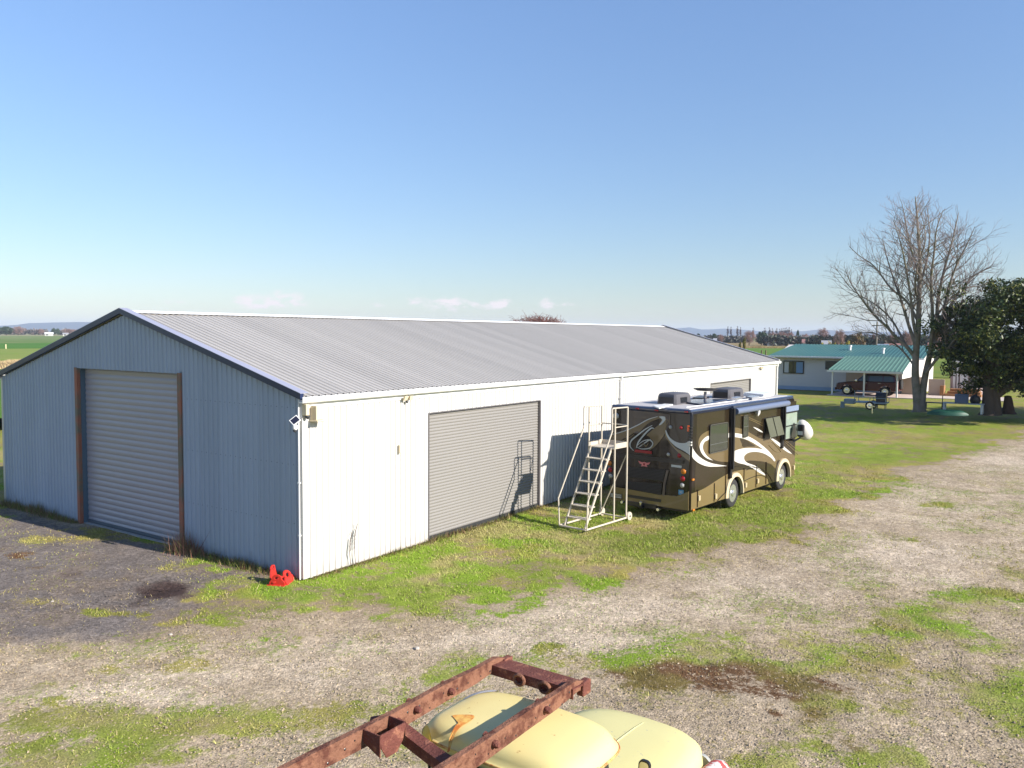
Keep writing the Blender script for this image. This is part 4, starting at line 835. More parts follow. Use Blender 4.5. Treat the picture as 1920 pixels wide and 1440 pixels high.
# ------------------------------------------------------------------ red bracket by the corner
q = ung(531, 1092)
rb = thing('steel_bracket', 'red welded steel bracket with round eyes lying by the shed corner', 'bracket', (q[0], q[1], -.02), .5)
rb.scale = (1.2, 1.15, .72)
m_redp = pm('red oxide paint', s2l((196,46,36)), .6, var=.15, vs=5)
def plate_eye(w_, h_, r_, hz, n_=18):
    out_ = [(-w_, 0), (w_, 0), (w_, hz*.45)]+[(r_*cos(a), hz+r_*sin(a)) for a in np.linspace(-.2, pi+.2, n_)]+[(-w_, hz*.45)]
    return out_
def eye(mb, P, w_, r_, hz, hole, t0, t1):
    o1 = plate_eye(w_, 0, r_, hz); n_ = len(o1); c_ = np.array([0, hz])
    inn = []
    for a, b_ in o1:
        d = np.array([a, b_])-c_; d /= np.linalg.norm(d); inn.append(tuple(c_+d*hole))
    for tt in (t0, t1):
        mb.add([P(a, b_, tt) for a, b_ in o1]+[P(a, b_, tt) for a, b_ in inn], [(i, (i+1) % n_, n_+(i+1) % n_, n_+i) for i in range(n_)])
    mb.add([P(a, b_, t0) for a, b_ in o1]+[P(a, b_, t1) for a, b_ in o1], [(i, (i+1) % n_, n_+(i+1) % n_, n_+i) for i in range(n_)])
    mb.add([P(a, b_, t0) for a, b_ in inn]+[P(a, b_, t1) for a, b_ in inn], [(i, (i+1) % n_, n_+(i+1) % n_, n_+i) for i in range(n_)])
mb = MB(); eye(mb, lambda a, b_, t_: (a+.1, t_-.12+b_*.35, b_), .21, .14, .22, .075, -.015, .015); mb.build('eye_plate', m_redp, rb)
mb = MB(); eye(mb, lambda a, b_, t_: (-.16+t_-b_*.1, a*.8+.05, b_), .19, .12, .25, .055, -.015, .015); mb.build('eye_plate', m_redp, rb)
mb = MB(); eye(mb, lambda a, b_, t_: (a+.02, t_+.2+b_*.05, b_*1.15+.03), .13, .09, .37, .05, -.015, .015); mb.build('eye_plate', m_redp, rb)
mb = MB(); mb.tube([(-.2, .1, .12), (.2, .1, .1)], .035, 10); mb.box(-.2, .25, -.1, .25, 0, .03); mb.build('cross_tube', m_redp, rb, smooth=50)

# ------------------------------------------------------------------ old yellow truck
m_yel = pm('faded yellow paint', s2l((218,203,140)), .45, var=.05, vs=1.5, col2=s2l((160,110,60)), mix=.68, ms=13, mw=.012, spec=.4)
m_yel2 = pm('pale faded yellow paint', s2l((206,198,140)), .5, var=.06, vs=1.5, col2=s2l((150,150,140)), mix=.66, ms=15, mw=.012, spec=.35)
m_rust = pm('rusted chassis steel', s2l((128,90,72)), .85, var=.3, vs=9, col2=s2l((88,54,44)), mix=.54, ms=7, mw=.07, bump=.7, bs=45, spec=.2)
m_rust2 = pm('dark red rust', s2l((106,64,56)), .85, var=.35, vs=8, col2=s2l((136,92,74)), mix=.58, ms=8, mw=.05, bump=.7, bs=45, spec=.2)
m_olv = pm('yellow cab paint', s2l((206,190,128)), .55, var=.12)
m_rw = pm('red and peeling white paint', s2l((176,74,72)), .55, var=.1, col2=s2l((205,200,196)), mix=.5, ms=7, mw=.02)
TK = thing('old_truck', 'old faded yellow cab truck with a rusty chassis frame lying on its roof', 'truck', (-6.55, -10.36, 0), -.02)
def sup(cx_, cy_, hx, hy, z, e=4.0, n_=56, bulge=0):
    o_ = []
    for k_ in range(n_):
        a = 2*pi*k_/n_; ca, sa = cos(a), sin(a); x = hx*abs(ca)**(2/e)*(1 if ca >= 0 else -1); y = hy*abs(sa)**(2/e)*(1 if sa >= 0 else -1)
        if x > 0: x += bulge*(1-(y/hy)**2)
        o_.append((cx_+x, cy_+y, z))
    return o_
# cab: lower body, pillars, glass, roof
CXc, CYc = .14, .13
MB().rings([sup(.10, .08, .60, .78, .5), sup(.10, .08, .62, .80, .8), sup(.10, .08, .62, .81, 1.15), sup(.12, .10, .58, .79, 1.28)]).build('cab', m_yel, TK, smooth=40)
lev = [(1.27, .56, .79), (1.5, .52, .775), (1.87, .46, .76)]
MB().rings([sup(CXc, CYc, hx, hy, z, 5, bulge=.06) for i, (z, hx, hy) in enumerate(lev)]).build('cab_glasshouse', m_olv, TK, smooth=40)
mb = MB(); rg = []
for z, hx, hy, b_ in ((1.865, .47, .79, .06), (1.875, .515, .855, .09), (1.895, .52, .86, .09), (1.905, .50, .84, .09), (1.95, .487, .822, .09), (1.995, .462, .785, .09), (2.025, .42, .71, .08), (2.045, .35, .59, .06), (2.056, .25, .42, .04), (2.06, .12, .2, .02), (2.061, .01, .02, 0)):
    rg.append(sup(CXc, CYc, hx, hy, z, 5.2, bulge=b_))
rf = mb.rings(rg).build('cab_roof', m_yel, TK, smooth=50)
mb = MB(); P = [(q[0], q[1], 1.884) for q in sup(CXc, CYc, .522, .862, 0, 5.2, bulge=.09)]; mb.tube(P+[P[0]], .013, 6, cap=False); mb.build('drip_rail', pm('rusty drip rail', s2l((160,92,48)), .8, var=.3, vs=9, col2=s2l((210,190,120)), mix=.5, ms=6), rf, smooth=60)
# dent with rust on the rear left of the roof
def on_roof(px, py, z): q = np.array(un(px, py, z)); return q
ro = np.array([-6.55, -10.36, 0.]); cr, sr = cos(-.02), sin(-.02)
def tkl(P): d = np.array(P)-ro; return np.array([d[0]*cr+d[1]*sr, -d[0]*sr+d[1]*cr, d[2]])
def roofpoly(pts, mat, nm, lift, zz=2.0):
    o_ = MB(); V_ = []
    for x, y in spline([tkl(un(a, b_, zz))[:2] for a, b_ in pts], 5): V_.append((x, y))
    # height of the roof crown under a point
    def rz(x, y):
        for i in range(len(rg)-1, 2, -1):
            z1 = rg[i][0][2]; hx = max(abs(q[0]-CXc) for q in rg[i]); hy = max(abs(q[1]-CYc) for q in rg[i])
            s_ = (abs((x-CXc)/hx)**5.2+abs((y-CYc)/hy)**5.2)
            if s_ <= 1:
                if i == len(rg)-1: return z1
                z2 = rg[i+1][0][2]; hx2 = max(abs(q[0]-CXc) for q in rg[i+1]); hy2 = max(abs(q[1]-CYc) for q in rg[i+1]); s2 = (abs((x-CXc)/hx2)**5.2+abs((y-CYc)/hy2)**5.2)
                f = (1-s_**(1/5.2))/((1-s_**(1/5.2))+(s2**(1/5.2)-1)+1e-6); return z1+(z2-z1)*f
        return 1.91
    cx_ = sum(q[0] for q in V_)/len(V_); cy_ = sum(q[1] for q in V_)/len(V_)
    vs_ = []; nr = 5; n_ = len(V_)
    for j in range(nr+1):
        for x, y in V_: X_ = cx_+(x-cx_)*(1-j/nr); Y_ = cy_+(y-cy_)*(1-j/nr); vs_.append((X_, Y_, rz(X_, Y_)+lift))
    o_.add(vs_, [(j*n_+i, j*n_+(i+1) % n_, (j+1)*n_+(i+1) % n_, (j+1)*n_+i) for j in range(nr) for i in range(n_)])
    return o_.build(nm, mat, rf, smooth=80)
m_rst = pm('orange rust stain', s2l((196,112,44)), .7, var=.3, vs=14, col2=s2l((220,180,96)), mix=.5, ms=10, mw=.1)
roofpoly([(848,1352),(862,1350),(888,1353),(884,1362),(862,1374),(848,1388),(838,1392),(852,1372),(862,1362)], m_rst, 'rust_patch', .004)
roofpoly([(792,1362),(800,1358),(812,1378),(830,1392),(836,1398),(820,1396),(800,1382)], pm('yellow rust edge', s2l((226,190,70)), .6, var=.2, vs=9), 'rust_patch', .004)
roofpoly([(868,1312),(880,1303),(905,1298),(930,1298),(925,1303),(900,1306),(880,1312)], pm('bare grey paint', s2l((170,172,176)), .6, var=.2, vs=12), 'worn_patch', .004)
# rear window and side windows
mb = MB(); y0_, y1_ = .52, -.52
def wind(P4, nm, mat=m_glass, off=.012):
    P4 = [np.array(q) for q in P4]; n_ = np.cross(P4[1]-P4[0], P4[3]-P4[0]); n_ /= np.linalg.norm(n_)
    v = [q for q in P4]+[q+n_*off for q in P4]; mbb = MB(); mbb.add(v, [(3,2,1,0),(4,5,6,7),(0,1,5,4),(1,2,6,5),(2,3,7,6),(3,0,4,7)]); return mbb.build(nm, mat, TK, bevel=.004)
wind([(-.435, -.42, 1.36), (-.435, .66, 1.36), (-.345, .60, 1.80), (-.345, -.36, 1.80)][::-1], 'rear_window')
for s_ in (-1, 1):
    yb, yt = CYc+.792*s_, CYc+.768*s_
    a = [(-.22, yb, 1.36), (.50, yb, 1.36), (.42, yt, 1.80), (-.22, yt, 1.80)]; wd_ = wind(a if s_ < 0 else a[::-1], 'side_window', off=.012)
    mb = MB(); mb.tube([(.28, yb+s_*.012, 1.37), (.26, yt+s_*.012, 1.79)], .012, 5); mb.build('quarter_light_bar', m_gut, wd_)
    d_ = MB().box(-.3, .6, *(sorted((.08+.80*s_, .08+.825*s_))), .62, 1.22).build('door', m_yel, TK, bevel=.01); MB().box(-.22, -.05, *(sorted((.08+.825*s_, .08+.855*s_))), 1.1, 1.13).build('handle', m_chr, d_)
wind([(.80, .68, 1.34), (.80, -.46, 1.34), (.70, -.40, 1.80), (.70, .62, 1.80)][::-1], 'windscreen')
# hood and fenders
m_h = m_yel2
rgh = []
for z, hx, hy, cx_, b_ in ((.72, 1.0, .84, 1.66, .05), (.95, 1.0, .86, 1.66, .07), (1.08, .98, .85, 1.65, .08), (1.15, .93, .80, 1.62, .08), (1.19, .82, .70, 1.58, .07), (1.215, .64, .54, 1.54, .05), (1.228, .38, .30, 1.50, .03), (1.23, .04, .03, 1.5, 0)): rgh.append(sup(cx_, .05, hx, hy, z, 3.8, bulge=b_))
hd = MB().rings(rgh).build('hood', m_h, TK, smooth=50)
mb = MB(); P = [(.8, 0, 1.205), (1.2, 0, 1.226), (1.5, 0, 1.231), (1.9, 0, 1.226), (2.2, 0, 1.213), (2.4, 0, 1.192), (2.56, 0, 1.155), (2.64, 0, 1.10)]; mb.tube(P, .011, 6); mb.build('hood_crease', m_h, hd, smooth=60)
for s_, mt in ((-1, m_rw), (1, m_yel2)):
    rg2 = [];
    for x, wv, zt_ in ((.85, .02, .8), (1.05, .16, .92), (1.4, .24, 1.0), (1.8, .28, 1.04), (2.2, .30, 1.03), (2.5, .29, .99), (2.7, .22, .90), (2.8, .10, .78), (2.83, .02, .70)):
        rg2.append([(x, s_*(.72+wv*(.5+.5*sin(a))), .62+(zt_-.62)*(.5-.5*cos(a))) for a in np.linspace(-pi/2*0, pi*2*.999, 20, endpoint=False)])
    MB().rings(rg2).build('fender', mt, TK, smooth=50)
    mb = MB(); mb.lathe([(.12, 0), (.12, .05), (.1, .07), (.01, .08)], (2.66, s_*.6, .78), (1, 0, 0), 18); mb.build('headlight', m_clr, TK, smooth=50)
mb = MB(); mb.box(2.84, 2.92, -.85, .85, .42, .56); mb.build('bumper', m_rust2, TK, bevel=.02)
MB().box(2.66, 2.73, -.45, .45, .6, .95).build('grille', m_blk, TK, bevel=.01)
# mirror
q = tkl(un(1207, 1446, 1.42)); mx_, my_ = float(q[0]), float(q[1]); mb = MB(); mb.tube([(.66, -.66, 1.36), (mx_-.02, my_+.12, 1.38), (mx_, my_+.03, 1.40)], .009, 6); mi_ = mb.build('mirror_arm', m_dk, TK, smooth=60)
mb = MB(); mb.prism(rr(-.06, .06, -.10, .10, .045), lambda a, b_, t_: (mx_+t_+b_*.1, my_-a, 1.42+b_), 0, .03); mh_ = mb.build('mirror', m_blk, mi_)
mb = MB(); mb.prism(rr(-.048, .048, -.085, .085, .035), lambda a, b_, t_: (mx_-.004+t_+b_*.1, my_-a, 1.42+b_), 0, .004); mb.build('mirror_glass', pm('mirror', (.5,.5,.5), .05, metal=1), mi_)
# chassis, deck behind the cab, wheels
mb = MB(); mb.box(-1.95, 2.3, -.42, -.32, .45, .6); mb.box(-1.95, 2.3, .32, .42, .45, .6); mb.box(-1.95, -1.87, -.32, .32, .46, .58); mb.build('chassis', m_rust2, TK)
mb = MB(); mb.box(-1.95, -.95, -.86, .86, .72, .80); mb.box(-1.0, -.94, -.88, .88, .8, 1.2); mb.build('deck', pm('grey deck timber', s2l((120,112,102)), .85, var=.2, vs=3, stretch=(.3, 8, 1)), TK, bevel=.01)
mb = MB(); mb.box(-1.9, -1.82, -.4, -.32, .8, 2.0); mb.box(-1.9, -1.82, .74, .82, .8, 2.0); mb.box(-1.9, -1.82, -.4, .86, 2.0, 2.08); mb.build('rear_rack', m_rust2, TK)
for xw in (1.9, -1.5):
    for s_ in (-1, 1): wheel(TK, xw, s_*.86, .36, .2, -s_)

# rusty frame lying along the roof
FR = thing('chassis_frame', 'rusty red brown chassis frame with two long rails lying on the yellow truck roof', 'chassis frame', (-6.55, -10.36, 0), -.02)
RZ0, RZ1 = 2.08, 2.27
def rail(P, s_, nm='rail', hgt=None):
    """C channel: web on side s_, flanges towards -s_; P list of (x, y, z centre, height)"""
    mb = MB(); 
    for part in ('web', 'top', 'bot'):
        R_ = []
        for x, y, z, h in P:
            t_ = .008; fl = .06
            if part == 'web': c_ = [(x, y, z-h/2), (x, y+t_, z-h/2), (x, y+t_, z+h/2), (x, y, z+h/2)]
            elif part == 'top': c_ = [(x, y+t_, z+h/2-t_), (x, y+fl, z+h/2-t_), (x, y+fl, z+h/2), (x, y+t_, z+h/2)]
            else: c_ = [(x, y+t_, z-h/2), (x, y+fl, z-h/2), (x, y+fl, z-h/2+t_), (x, y+t_, z-h/2+t_)]
            R_.append(c_)
        mb.rings(R_)
    return mb.build(nm, m_rust, FR)
def fl_(px, py, z): return tkl(un(px, py, z))
ZC = 2.16
fa = [fl_(560,1470,ZC), fl_(700,1376,ZC), fl_(800,1318,ZC), fl_(900,1262,ZC), fl_(944,1242,ZC)]
na = [fl_(800,1495,ZC), fl_(880,1440,ZC), fl_(960,1376,ZC), fl_(1050,1306,ZC), fl_(1092,1277,ZC)]
yf = float(np.mean([q[1] for q in fa])); yn = float(np.mean([q[1] for q in na])); xf = fa[-1][0]; xn = na[-1][0]; xe = min(xf, xn)-.03
P_ = lambda y: [(-2.0, y, ZC+.02, .17), (-1.6, y, ZC+.02, .17), (-1.2, y, ZC+.01, .17), (-.7, y, ZC+.0, .18), (.0, y, ZC+.02, .17), (.45, y, ZC+.02, .15), (.8, y, ZC+.04, .12), (xe-.05, y, ZC+.03, .10), (xe+.03, y, ZC+.01, .09)]
r1 = rail(P_(yf), 1); r2 = rail(P_(yn), 1)
print('frame', yf, yn, xf, xn)
# front cross member, tray section with eyes
mb = MB(); mb.rings([[(xe-.2, y, ZC+.05), (xe-.2, y, ZC-.05), (xe-.19, y, ZC-.05), (xe-.19, y, ZC+.035), (xe+.05, y, ZC+.02), (xe+.09, y, ZC-.07), (xe+.1, y, ZC-.07), (xe+.06, y, ZC+.035)] for y in (yn-.02, yn+.15, (yn+yf)/2-.1, (yn+yf)/2+.1, yf-.1, yf+.08)]); mb.build('front_crossmember', m_rust2, FR)
for f in (.3, .62):
    y = yn+(yf-yn)*f; mb = MB(); th_ = np.linspace(0, 2*pi, 17)[:-1]
    P = [(xe-.23+.0, y+.06*cos(a), ZC-.0+.05*sin(a)) for a in th_]; mb.tube(P+[P[0]], .018, 6, cap=False); mb.build('eye_bracket', m_rust, FR, smooth=60)
for y, s_ in ((yf, 1), (yn, -1)):
    mb = MB(); mb.box(xe-.02, xe+.13, y-.03, y+.05, ZC-.09, ZC+.05); mb.build('end_horn', m_rust2, FR, bevel=.012)
# rear crossmember (sagging) between the rails near the cab rear
xc = float(fl_(790,1375,ZC)[0])
mb = MB(); R_ = []
for i in range(11):
    f = i/10; y = yn+(yf-yn)*f; z = ZC-.02-.17*sin(pi*f)**1.2 if False else ZC-.02-.03*sin(pi*f); x = xc-.28*(1-f)*1.0+.08*sin(pi*f); z -= .05*sin(pi*f); R_.append([(x-.06, y, z-.06), (x-.06, y, z+.04), (x+.06, y, z+.05), (x+.06, y, z+.04), (x-.05, y, z+.025), (x-.05, y, z-.06)])
mb.rings(R_); mb.build('middle_crossmember', m_rust2, FR)
# hangers and brackets on the far rail
x = float(fl_(715,1345,ZC)[0]); mb = MB(); mb.prism([(x-.12, -.02), (x+.12, -.02), (x+.07, .20), (x+.0, .24), (x-.05, .2)], lambda a, b_, t_: (a, yf+.06+b_, ZC+.03+t_), -.07, -.062); mb.prism([(0, 0), (.2, 0), (.12, -.12), (0, -.12)], lambda a, b_, t_: (x-.12+t_, yf+.06+a, ZC-.03+b_), 0, .008); mb.build('outrigger', m_rust2, FR)
x = float(fl_(735,1385,ZC)[0]); mb = MB(); mb.prism([(x-.16, 0), (x+.16, 0), (x+.12, -.14), (x+.05, -.22), (x-.08, -.22), (x-.14, -.12)], lambda a, b_, t_: (a, yf-.2+t_, ZC+.09+b_), 0, .01); mb.prism([(0, .09), (-.2, .09), (-.2, -.1), (0, -.02)], lambda a, b_, t_: (x-.16+t_, yf+a, ZC+b_), 0, .01); mb.prism([(0, .09), (-.2, .09), (-.2, -.1), (0, -.02)], lambda a, b_, t_: (x+.15+t_, yf+a, ZC+b_), 0, .01); mb.build('spring_hanger', m_rust2, FR)
for fx in ((845,1300), (770,1330), (1010,1330), (930,1400)):
    x = float(fl_(*fx, ZC)[0]); yy = yf if fx[0] < 900 else yn; mb = MB(); mb.lathe([(.03, 0), (.035, .03), (.02, .06)], (x, yy, ZC+.02), (0, -1, 0), 10); mb.lathe([(.03, 0), (.03, .04)], (x, yy+.06, ZC+.06), (0, 1, .3), 10); mb.build('boss', m_rust2, FR, smooth=50)
for rl, yy in ((r1, yf), (r2, yn)):
    for i in range(16):
        x = -1.9+i*.185+random.uniform(-.06, .06); z = ZC+random.choice((-.04, .03, .0)); mb = MB()
        mb.lathe([(random.uniform(.007, .013), 0), (.006, .0035)], (x, yy-.0005, z), (0, -1, 0), 8); mb.build('bolt_hole', m_blk, rl)

# cowl, seams, wipers; then the truck takes its size and stands on its wheels
mb = MB(); mb.prism([(.66, 1.24), (.90, 1.17), (.90, 1.10), (.66, 1.10)], lambda a, b_, t_: (a, t_, b_), -.72, .72); cw = mb.build('cowl', m_yel2, TK, bevel=.012)
for i in range(9): MB().box(.76, .82, -.42+i*.1, -.38+i*.1, 1.19, 1.215).build('vent_slot', m_dk, cw)
for y in (-.3, .35): mb = MB(); mb.tube([(.80, y, 1.22), (.815, y+.1, 1.34), (.79, y+.36, 1.47)], .008, 5); mb.build('wiper', m_dk, TK)
for s_ in (-1, 1):
    for xs_ in (-.3, .6): mb = MB(); mb.tube([(xs_, .08+s_*.826, .64), (xs_, .08+s_*.826, 1.2)], .006, 4); mb.build('door_seam', m_dk, TK)
mb = MB(); P = [(1.66+.93*x, .05+.80*y, 1.149) for x, y in [(-.98,-.98),(0,-1.0),(.75,-.96),(1.0,-.6),(1.06,0),(1.0,.6),(.75,.96),(0,1.0),(-.98,.98)]]
mb = MB(); mb.box(-.6, 2.2, -.8, .8, -.1, .55); mb.build('chassis_skirt', m_rust2, TK)
KS = .901
for o_ in (TK, FR):
    l_ = np.array(o_.location); o_.location = tuple(CAM+(l_-CAM)*KS); o_.scale = (KS, KS, KS)
zb = float(TK.location[2])/KS
for ch in list(TK.children):
    if ch.name.startswith('wheel'):
        ch.location = (0, 0, -zb); ch.scale = (1, 1, 1)
        for c2 in list(ch.children): pass
for xw in (1.9, -1.5):
    for s_ in (-1, 1): mb = MB(); mb.box(xw-.06, xw+.06, *sorted((s_*.6, s_*.75)), -.35, .5); mb.build('axle_hanger', m_rust2, TK)
# ------------------------------------------------------------------ house, carport, car
GH = RISE
m_teal = pm('sea green roof steel', s2l((60,98,95)), .5, var=.08, vs=.7, col2=s2l((50,94,94)), ms=.5)
m_lgreen = pm('light green roof steel', s2l((86,120,106)), .5, var=.06, vs=.7)
m_wb = pm('cream weatherboard', s2l((206,200,196)), .6, var=.04)
m_bw = pm('beige wall', s2l((176,160,140)), .8, var=.05)
m_wt = pm('white paint', (.72,.72,.72), .5, var=.04)
m_deck = pm('orange timber', s2l((150,108,70)), .85, var=.2, vs=2)
def pz(px, py, X): return onp(px, py, (1, 0, 0), X)
HX = 62.9
e0 = pz(1440, 667, HX-.6); e1 = pz(1728, 672, HX-.6); r0 = pz(1475, 645, HX+4.2); EZ_ = float(e0[2]+e1[2])/2; RZ_ = float(r0[2]); yL, yR = float(e0[1]), float(pz(1723, 672, HX)[1])
print('house eave', EZ_, 'ridge', RZ_, yL, yR, r0)
ho = thing('house', 'low cream weatherboard house with a sea green roof beyond the lawn', 'house', (HX, yR, GH)); hl = lambda x, y, z: (x-HX, y-yR, z-GH)
Lh = yL-.55-0; wl = yL-.5-yR; ez = EZ_-GH; rz_ = RZ_-GH; DP = 8.4
mb = MB()
nb = int(ez/.18); prf = []
for i in range(nb): z0 = i*ez/nb; prf += [(z0, -.022), (z0+ez/nb*.97, 0)]
prf.append((ez, 0)); v = []
for z, n_ in prf: v += [(n_, 0, z), (n_, wl, z)]
mb.add(v, [(2*i, 2*i+1, 2*i+3, 2*i+2) for i in range(len(prf)-1)])
mb.box(.01, DP, .01, wl-.01, 0, ez)
mb.prism([(0.01, ez), (DP, ez), (DP/2, rz_-.05)], lambda a, b_, t_: (a, t_, b_), .01, wl-.01)
mb.build('wall', m_wb, ho)
MB().box(-.035, -.023, 0, wl, 0, .32).build('base_board', pm('blue grey base', s2l((150,168,190)), .7), ho)
def slab_roof(name, A, B, C_, D_, th, mat, par, n=None):
    A, B, C_, D_ = [np.array(q, float) for q in (A, B, C_, D_)]; up = np.cross(B-A, D_-A); up /= np.linalg.norm(up); up = up*(1 if up[2] > 0 else -1)
    n = n or int(np.linalg.norm(B-A)/.3); R0, R1 = [], []
    mb = MB(); v = []
    for i in range(n+1):
        for k_, hh in ((0, 0), (.12, .03), (.3, .03), (.42, 0)):
            f = min((i+k_)/n, 1); v += [A+(B-A)*f+up*hh, D_+(C_-D_)*f+up*hh]
            if f >= 1: break
    m_ = len(v)//2; mb.add(v, [(2*i, 2*i+2, 2*i+3, 2*i+1) for i in range(m_-1)])
    mb.add([A-up*th, B-up*th, C_-up*th, D_-up*th], [(0, 1, 2, 3)]); mb.add([A, B, B-up*th, A-up*th], [(0, 1, 2, 3)]); mb.add([B, C_, C_-up*th, B-up*th], [(0, 1, 2, 3)]); mb.add([D_, A, A-up*th, D_-up*th], [(0, 1, 2, 3)])
    return mb.build(name, mat, par)
sl_ = (rz_-ez)/(DP/2+.6)
slab_roof('roof', (-.6, wl+.5, ez), (-.6, -.45, ez), (DP/2, -.45, rz_), (DP/2, wl+.5-1.1, rz_), .06, m_teal, ho)
slab_roof('roof', (DP+.6, -.45, ez), (DP+.6, wl+.5, ez), (DP/2, wl+.5-1.1, rz_), (DP/2, -.45, rz_), .06, m_teal, ho)
mb = MB(); mb.add([(-.6, wl+.5, ez-.02), (DP+.6, wl+.5, ez-.02), (DP/2, wl-.6, rz_-.02)], [(0, 1, 2)]); mb.build('roof_end', m_teal, ho)
mb = MB(); mb.box(-.72, -.6, -.5, wl+.55, ez-.14, ez+.0); mb.build('gutter', m_wt, ho, bevel=.02)
mb = MB()
for i in range(9): y = wl-.2-i*1.05; 
for i in range(10):
    MB().box(-.55, -.02, wl-.35-i*.95, wl-.28-i*.95, ez-.2, ez-.1).build('rafter_tail', m_wt, ho)
def hwin(px0, py0, px1, py1, nm='window', slide=True):
    a = pz(px0, py0, HX-.03); b_ = pz(px1, py1, HX-.03); y1, y0, z1, z0 = a[1]-yR, b_[1]-yR, a[2]-GH, b_[2]-GH
    fr = MB().box(-.09, -.0, y0, y1, z0, z1).build(nm, m_blk, ho)
    MB().box(-.095, -.091, y0+.06, y1-.06, z0+.06, z1-.06).build('pane', m_glass, fr)
    MB().box(-.102, -.097, y1-.1-(y1-y0)*.22, y1-.12, z0+.08, z1-.1).build('curtain', pm('pale curtain', (.55,.55,.56), .8), fr)
    MB().box(-.102, -.097, y0+.08, y0+(y1-y0)*.36, z0+.08, z1-.1).build('curtain', pm('blue curtain', s2l((120,150,185)), .8), fr)
    MB().box(-.11, -.096, (y0+y1)/2-.03, (y0+y1)/2+.03, z0+.02, z1-.02).build('mullion', m_blk, fr)
hwin(1469, 676, 1507, 701)
a = pz(1548, 677, HX-.03); b_ = pz(1597, 694, HX-.03); fr = MB().box(-.09, 0, b_[1]-yR, a[1]-yR, b_[2]-GH, a[2]-GH).build('window', m_blk, ho); MB().box(-.095, -.091, b_[1]-yR+.06, a[1]-yR-.06, b_[2]-GH+.05, a[2]-GH-.05).build('pane', m_glass, fr)
q = pz(1590, 672, HX); MB().box(-.06, -.02, pz(1610,715,HX)[1]-yR-2.2, pz(1586,715,HX)[1]-yR, .3, 2.1).build('door', m_bw, ho, bevel=.01)
for px, py0, py1 in ((1594, 650, 663), (1656, 655, 668)):
    X_ = HX+2.1 if px < 1600 else HX+1.0; a = pz(px, py0, X_); mb = MB(); mb.tube([(X_-HX, a[1]-yR, ez+.3), (X_-HX, a[1]-yR, a[2]-GH)], .11, 10); mb.lathe([(.16, 0), (.16, .12)], (X_-HX, a[1]-yR, a[2]-GH), n=10); mb.build('flue', m_gut, ho, smooth=40)
# carport
CX = 57.9
c0 = pz(1552, 693, CX); c1 = pz(1693, 698, CX); b0 = pz(1592, 668, HX-.4); CZ = (c0[2]+c1[2])/2; y0c, y1c = float(c1[1]), float(c0[1])
cp = thing('carport', 'light green lean-to carport roof on white posts in front of the house', 'carport', (CX, y0c, GH))
bz = max(EZ_-GH+.08, float(b0[2])-GH); wc = y1c-y0c; dpc = HX-.75-CX; cz = CZ-GH
slab_roof('roof', (0, wc, cz), (0, 0, cz), (dpc, 0, bz), (dpc, wc-.4, bz), .05, m_lgreen, cp)
MB().box(-.1, .0, -.05, wc+.05, cz-.16, cz-.02).build('fascia', m_wt, cp)
mb = MB(); mb.prism([(0.0, cz-.55), (.0, cz-.05), (dpc, bz-.06), (dpc, cz-.55)], lambda a, b_, t_: (a, t_, b_), .02, .08); mb.build('end_panel', m_wt, cp)
for px, py in ((1562, 740), (1620, 743), (1681, 746)):
    y = float(un(px, py, GH)[1])-y0c; MB().box(.05, .17, y-.06, y+.06, 0, cz-.16).build('post', m_wt, cp, bevel=.01)
tag(MB().box(0, 5, -wc-.6+wc, wc+.4, -.05, .03).build('driveway', pm('pinkish concrete', s2l((196,176,166)), .9, var=.1), loc=(CX-.1, y0c-.4, GH)), kind='structure')
tag(MB().box(0, 4.5, -6.5, 0, -.05, .025).build('path', pm('pale concrete path', s2l((190,176,166)), .9, var=.1), loc=(CX+1.6, y0c-.5, GH)), kind='structure')
# beige lower walls to the right
ya, yb = float(pz(1694,720,HX+.4)[1]), float(pz(1735,720,HX+.4)[1])
tag(MB().box(0, .15, yb-ya, 0, 0, float(pz(1710,706,HX+.4)[2])-GH).build('garage_wall', m_bw, loc=(HX-.35, ya, GH)), 'beige rendered wall at the right end under the carport', 'wall')
ya, yb = float(pz(1741,720,HX)[1]), float(pz(1771,720,HX)[1])
tag(MB().box(0, .12, yb-ya, 0, 0, float(pz(1755,711,HX)[2])-GH).build('panel_fence', pm('taupe fence', s2l((172,156,142)), .8, var=.08), loc=(HX, ya, GH)), 'low taupe panel fence between the bare tree and the evergreen', 'fence')
# red four wheel drive
q0 = un(1592, 740, GH); q1 = un(1664, 743, GH)
SU = thing('parked_car', 'dark red four wheel drive wagon parked under the green carport', 'car', (float(q1[0]+q0[0])/2, float(q0[1]+q1[1])/2, GH+.03), pi/2-.02)
WB = float(q0[1]-q1[1])
m_cr = pm('dark red car paint', s2l((66,13,22)), .18, var=.03, spec=.5, coat=.5)
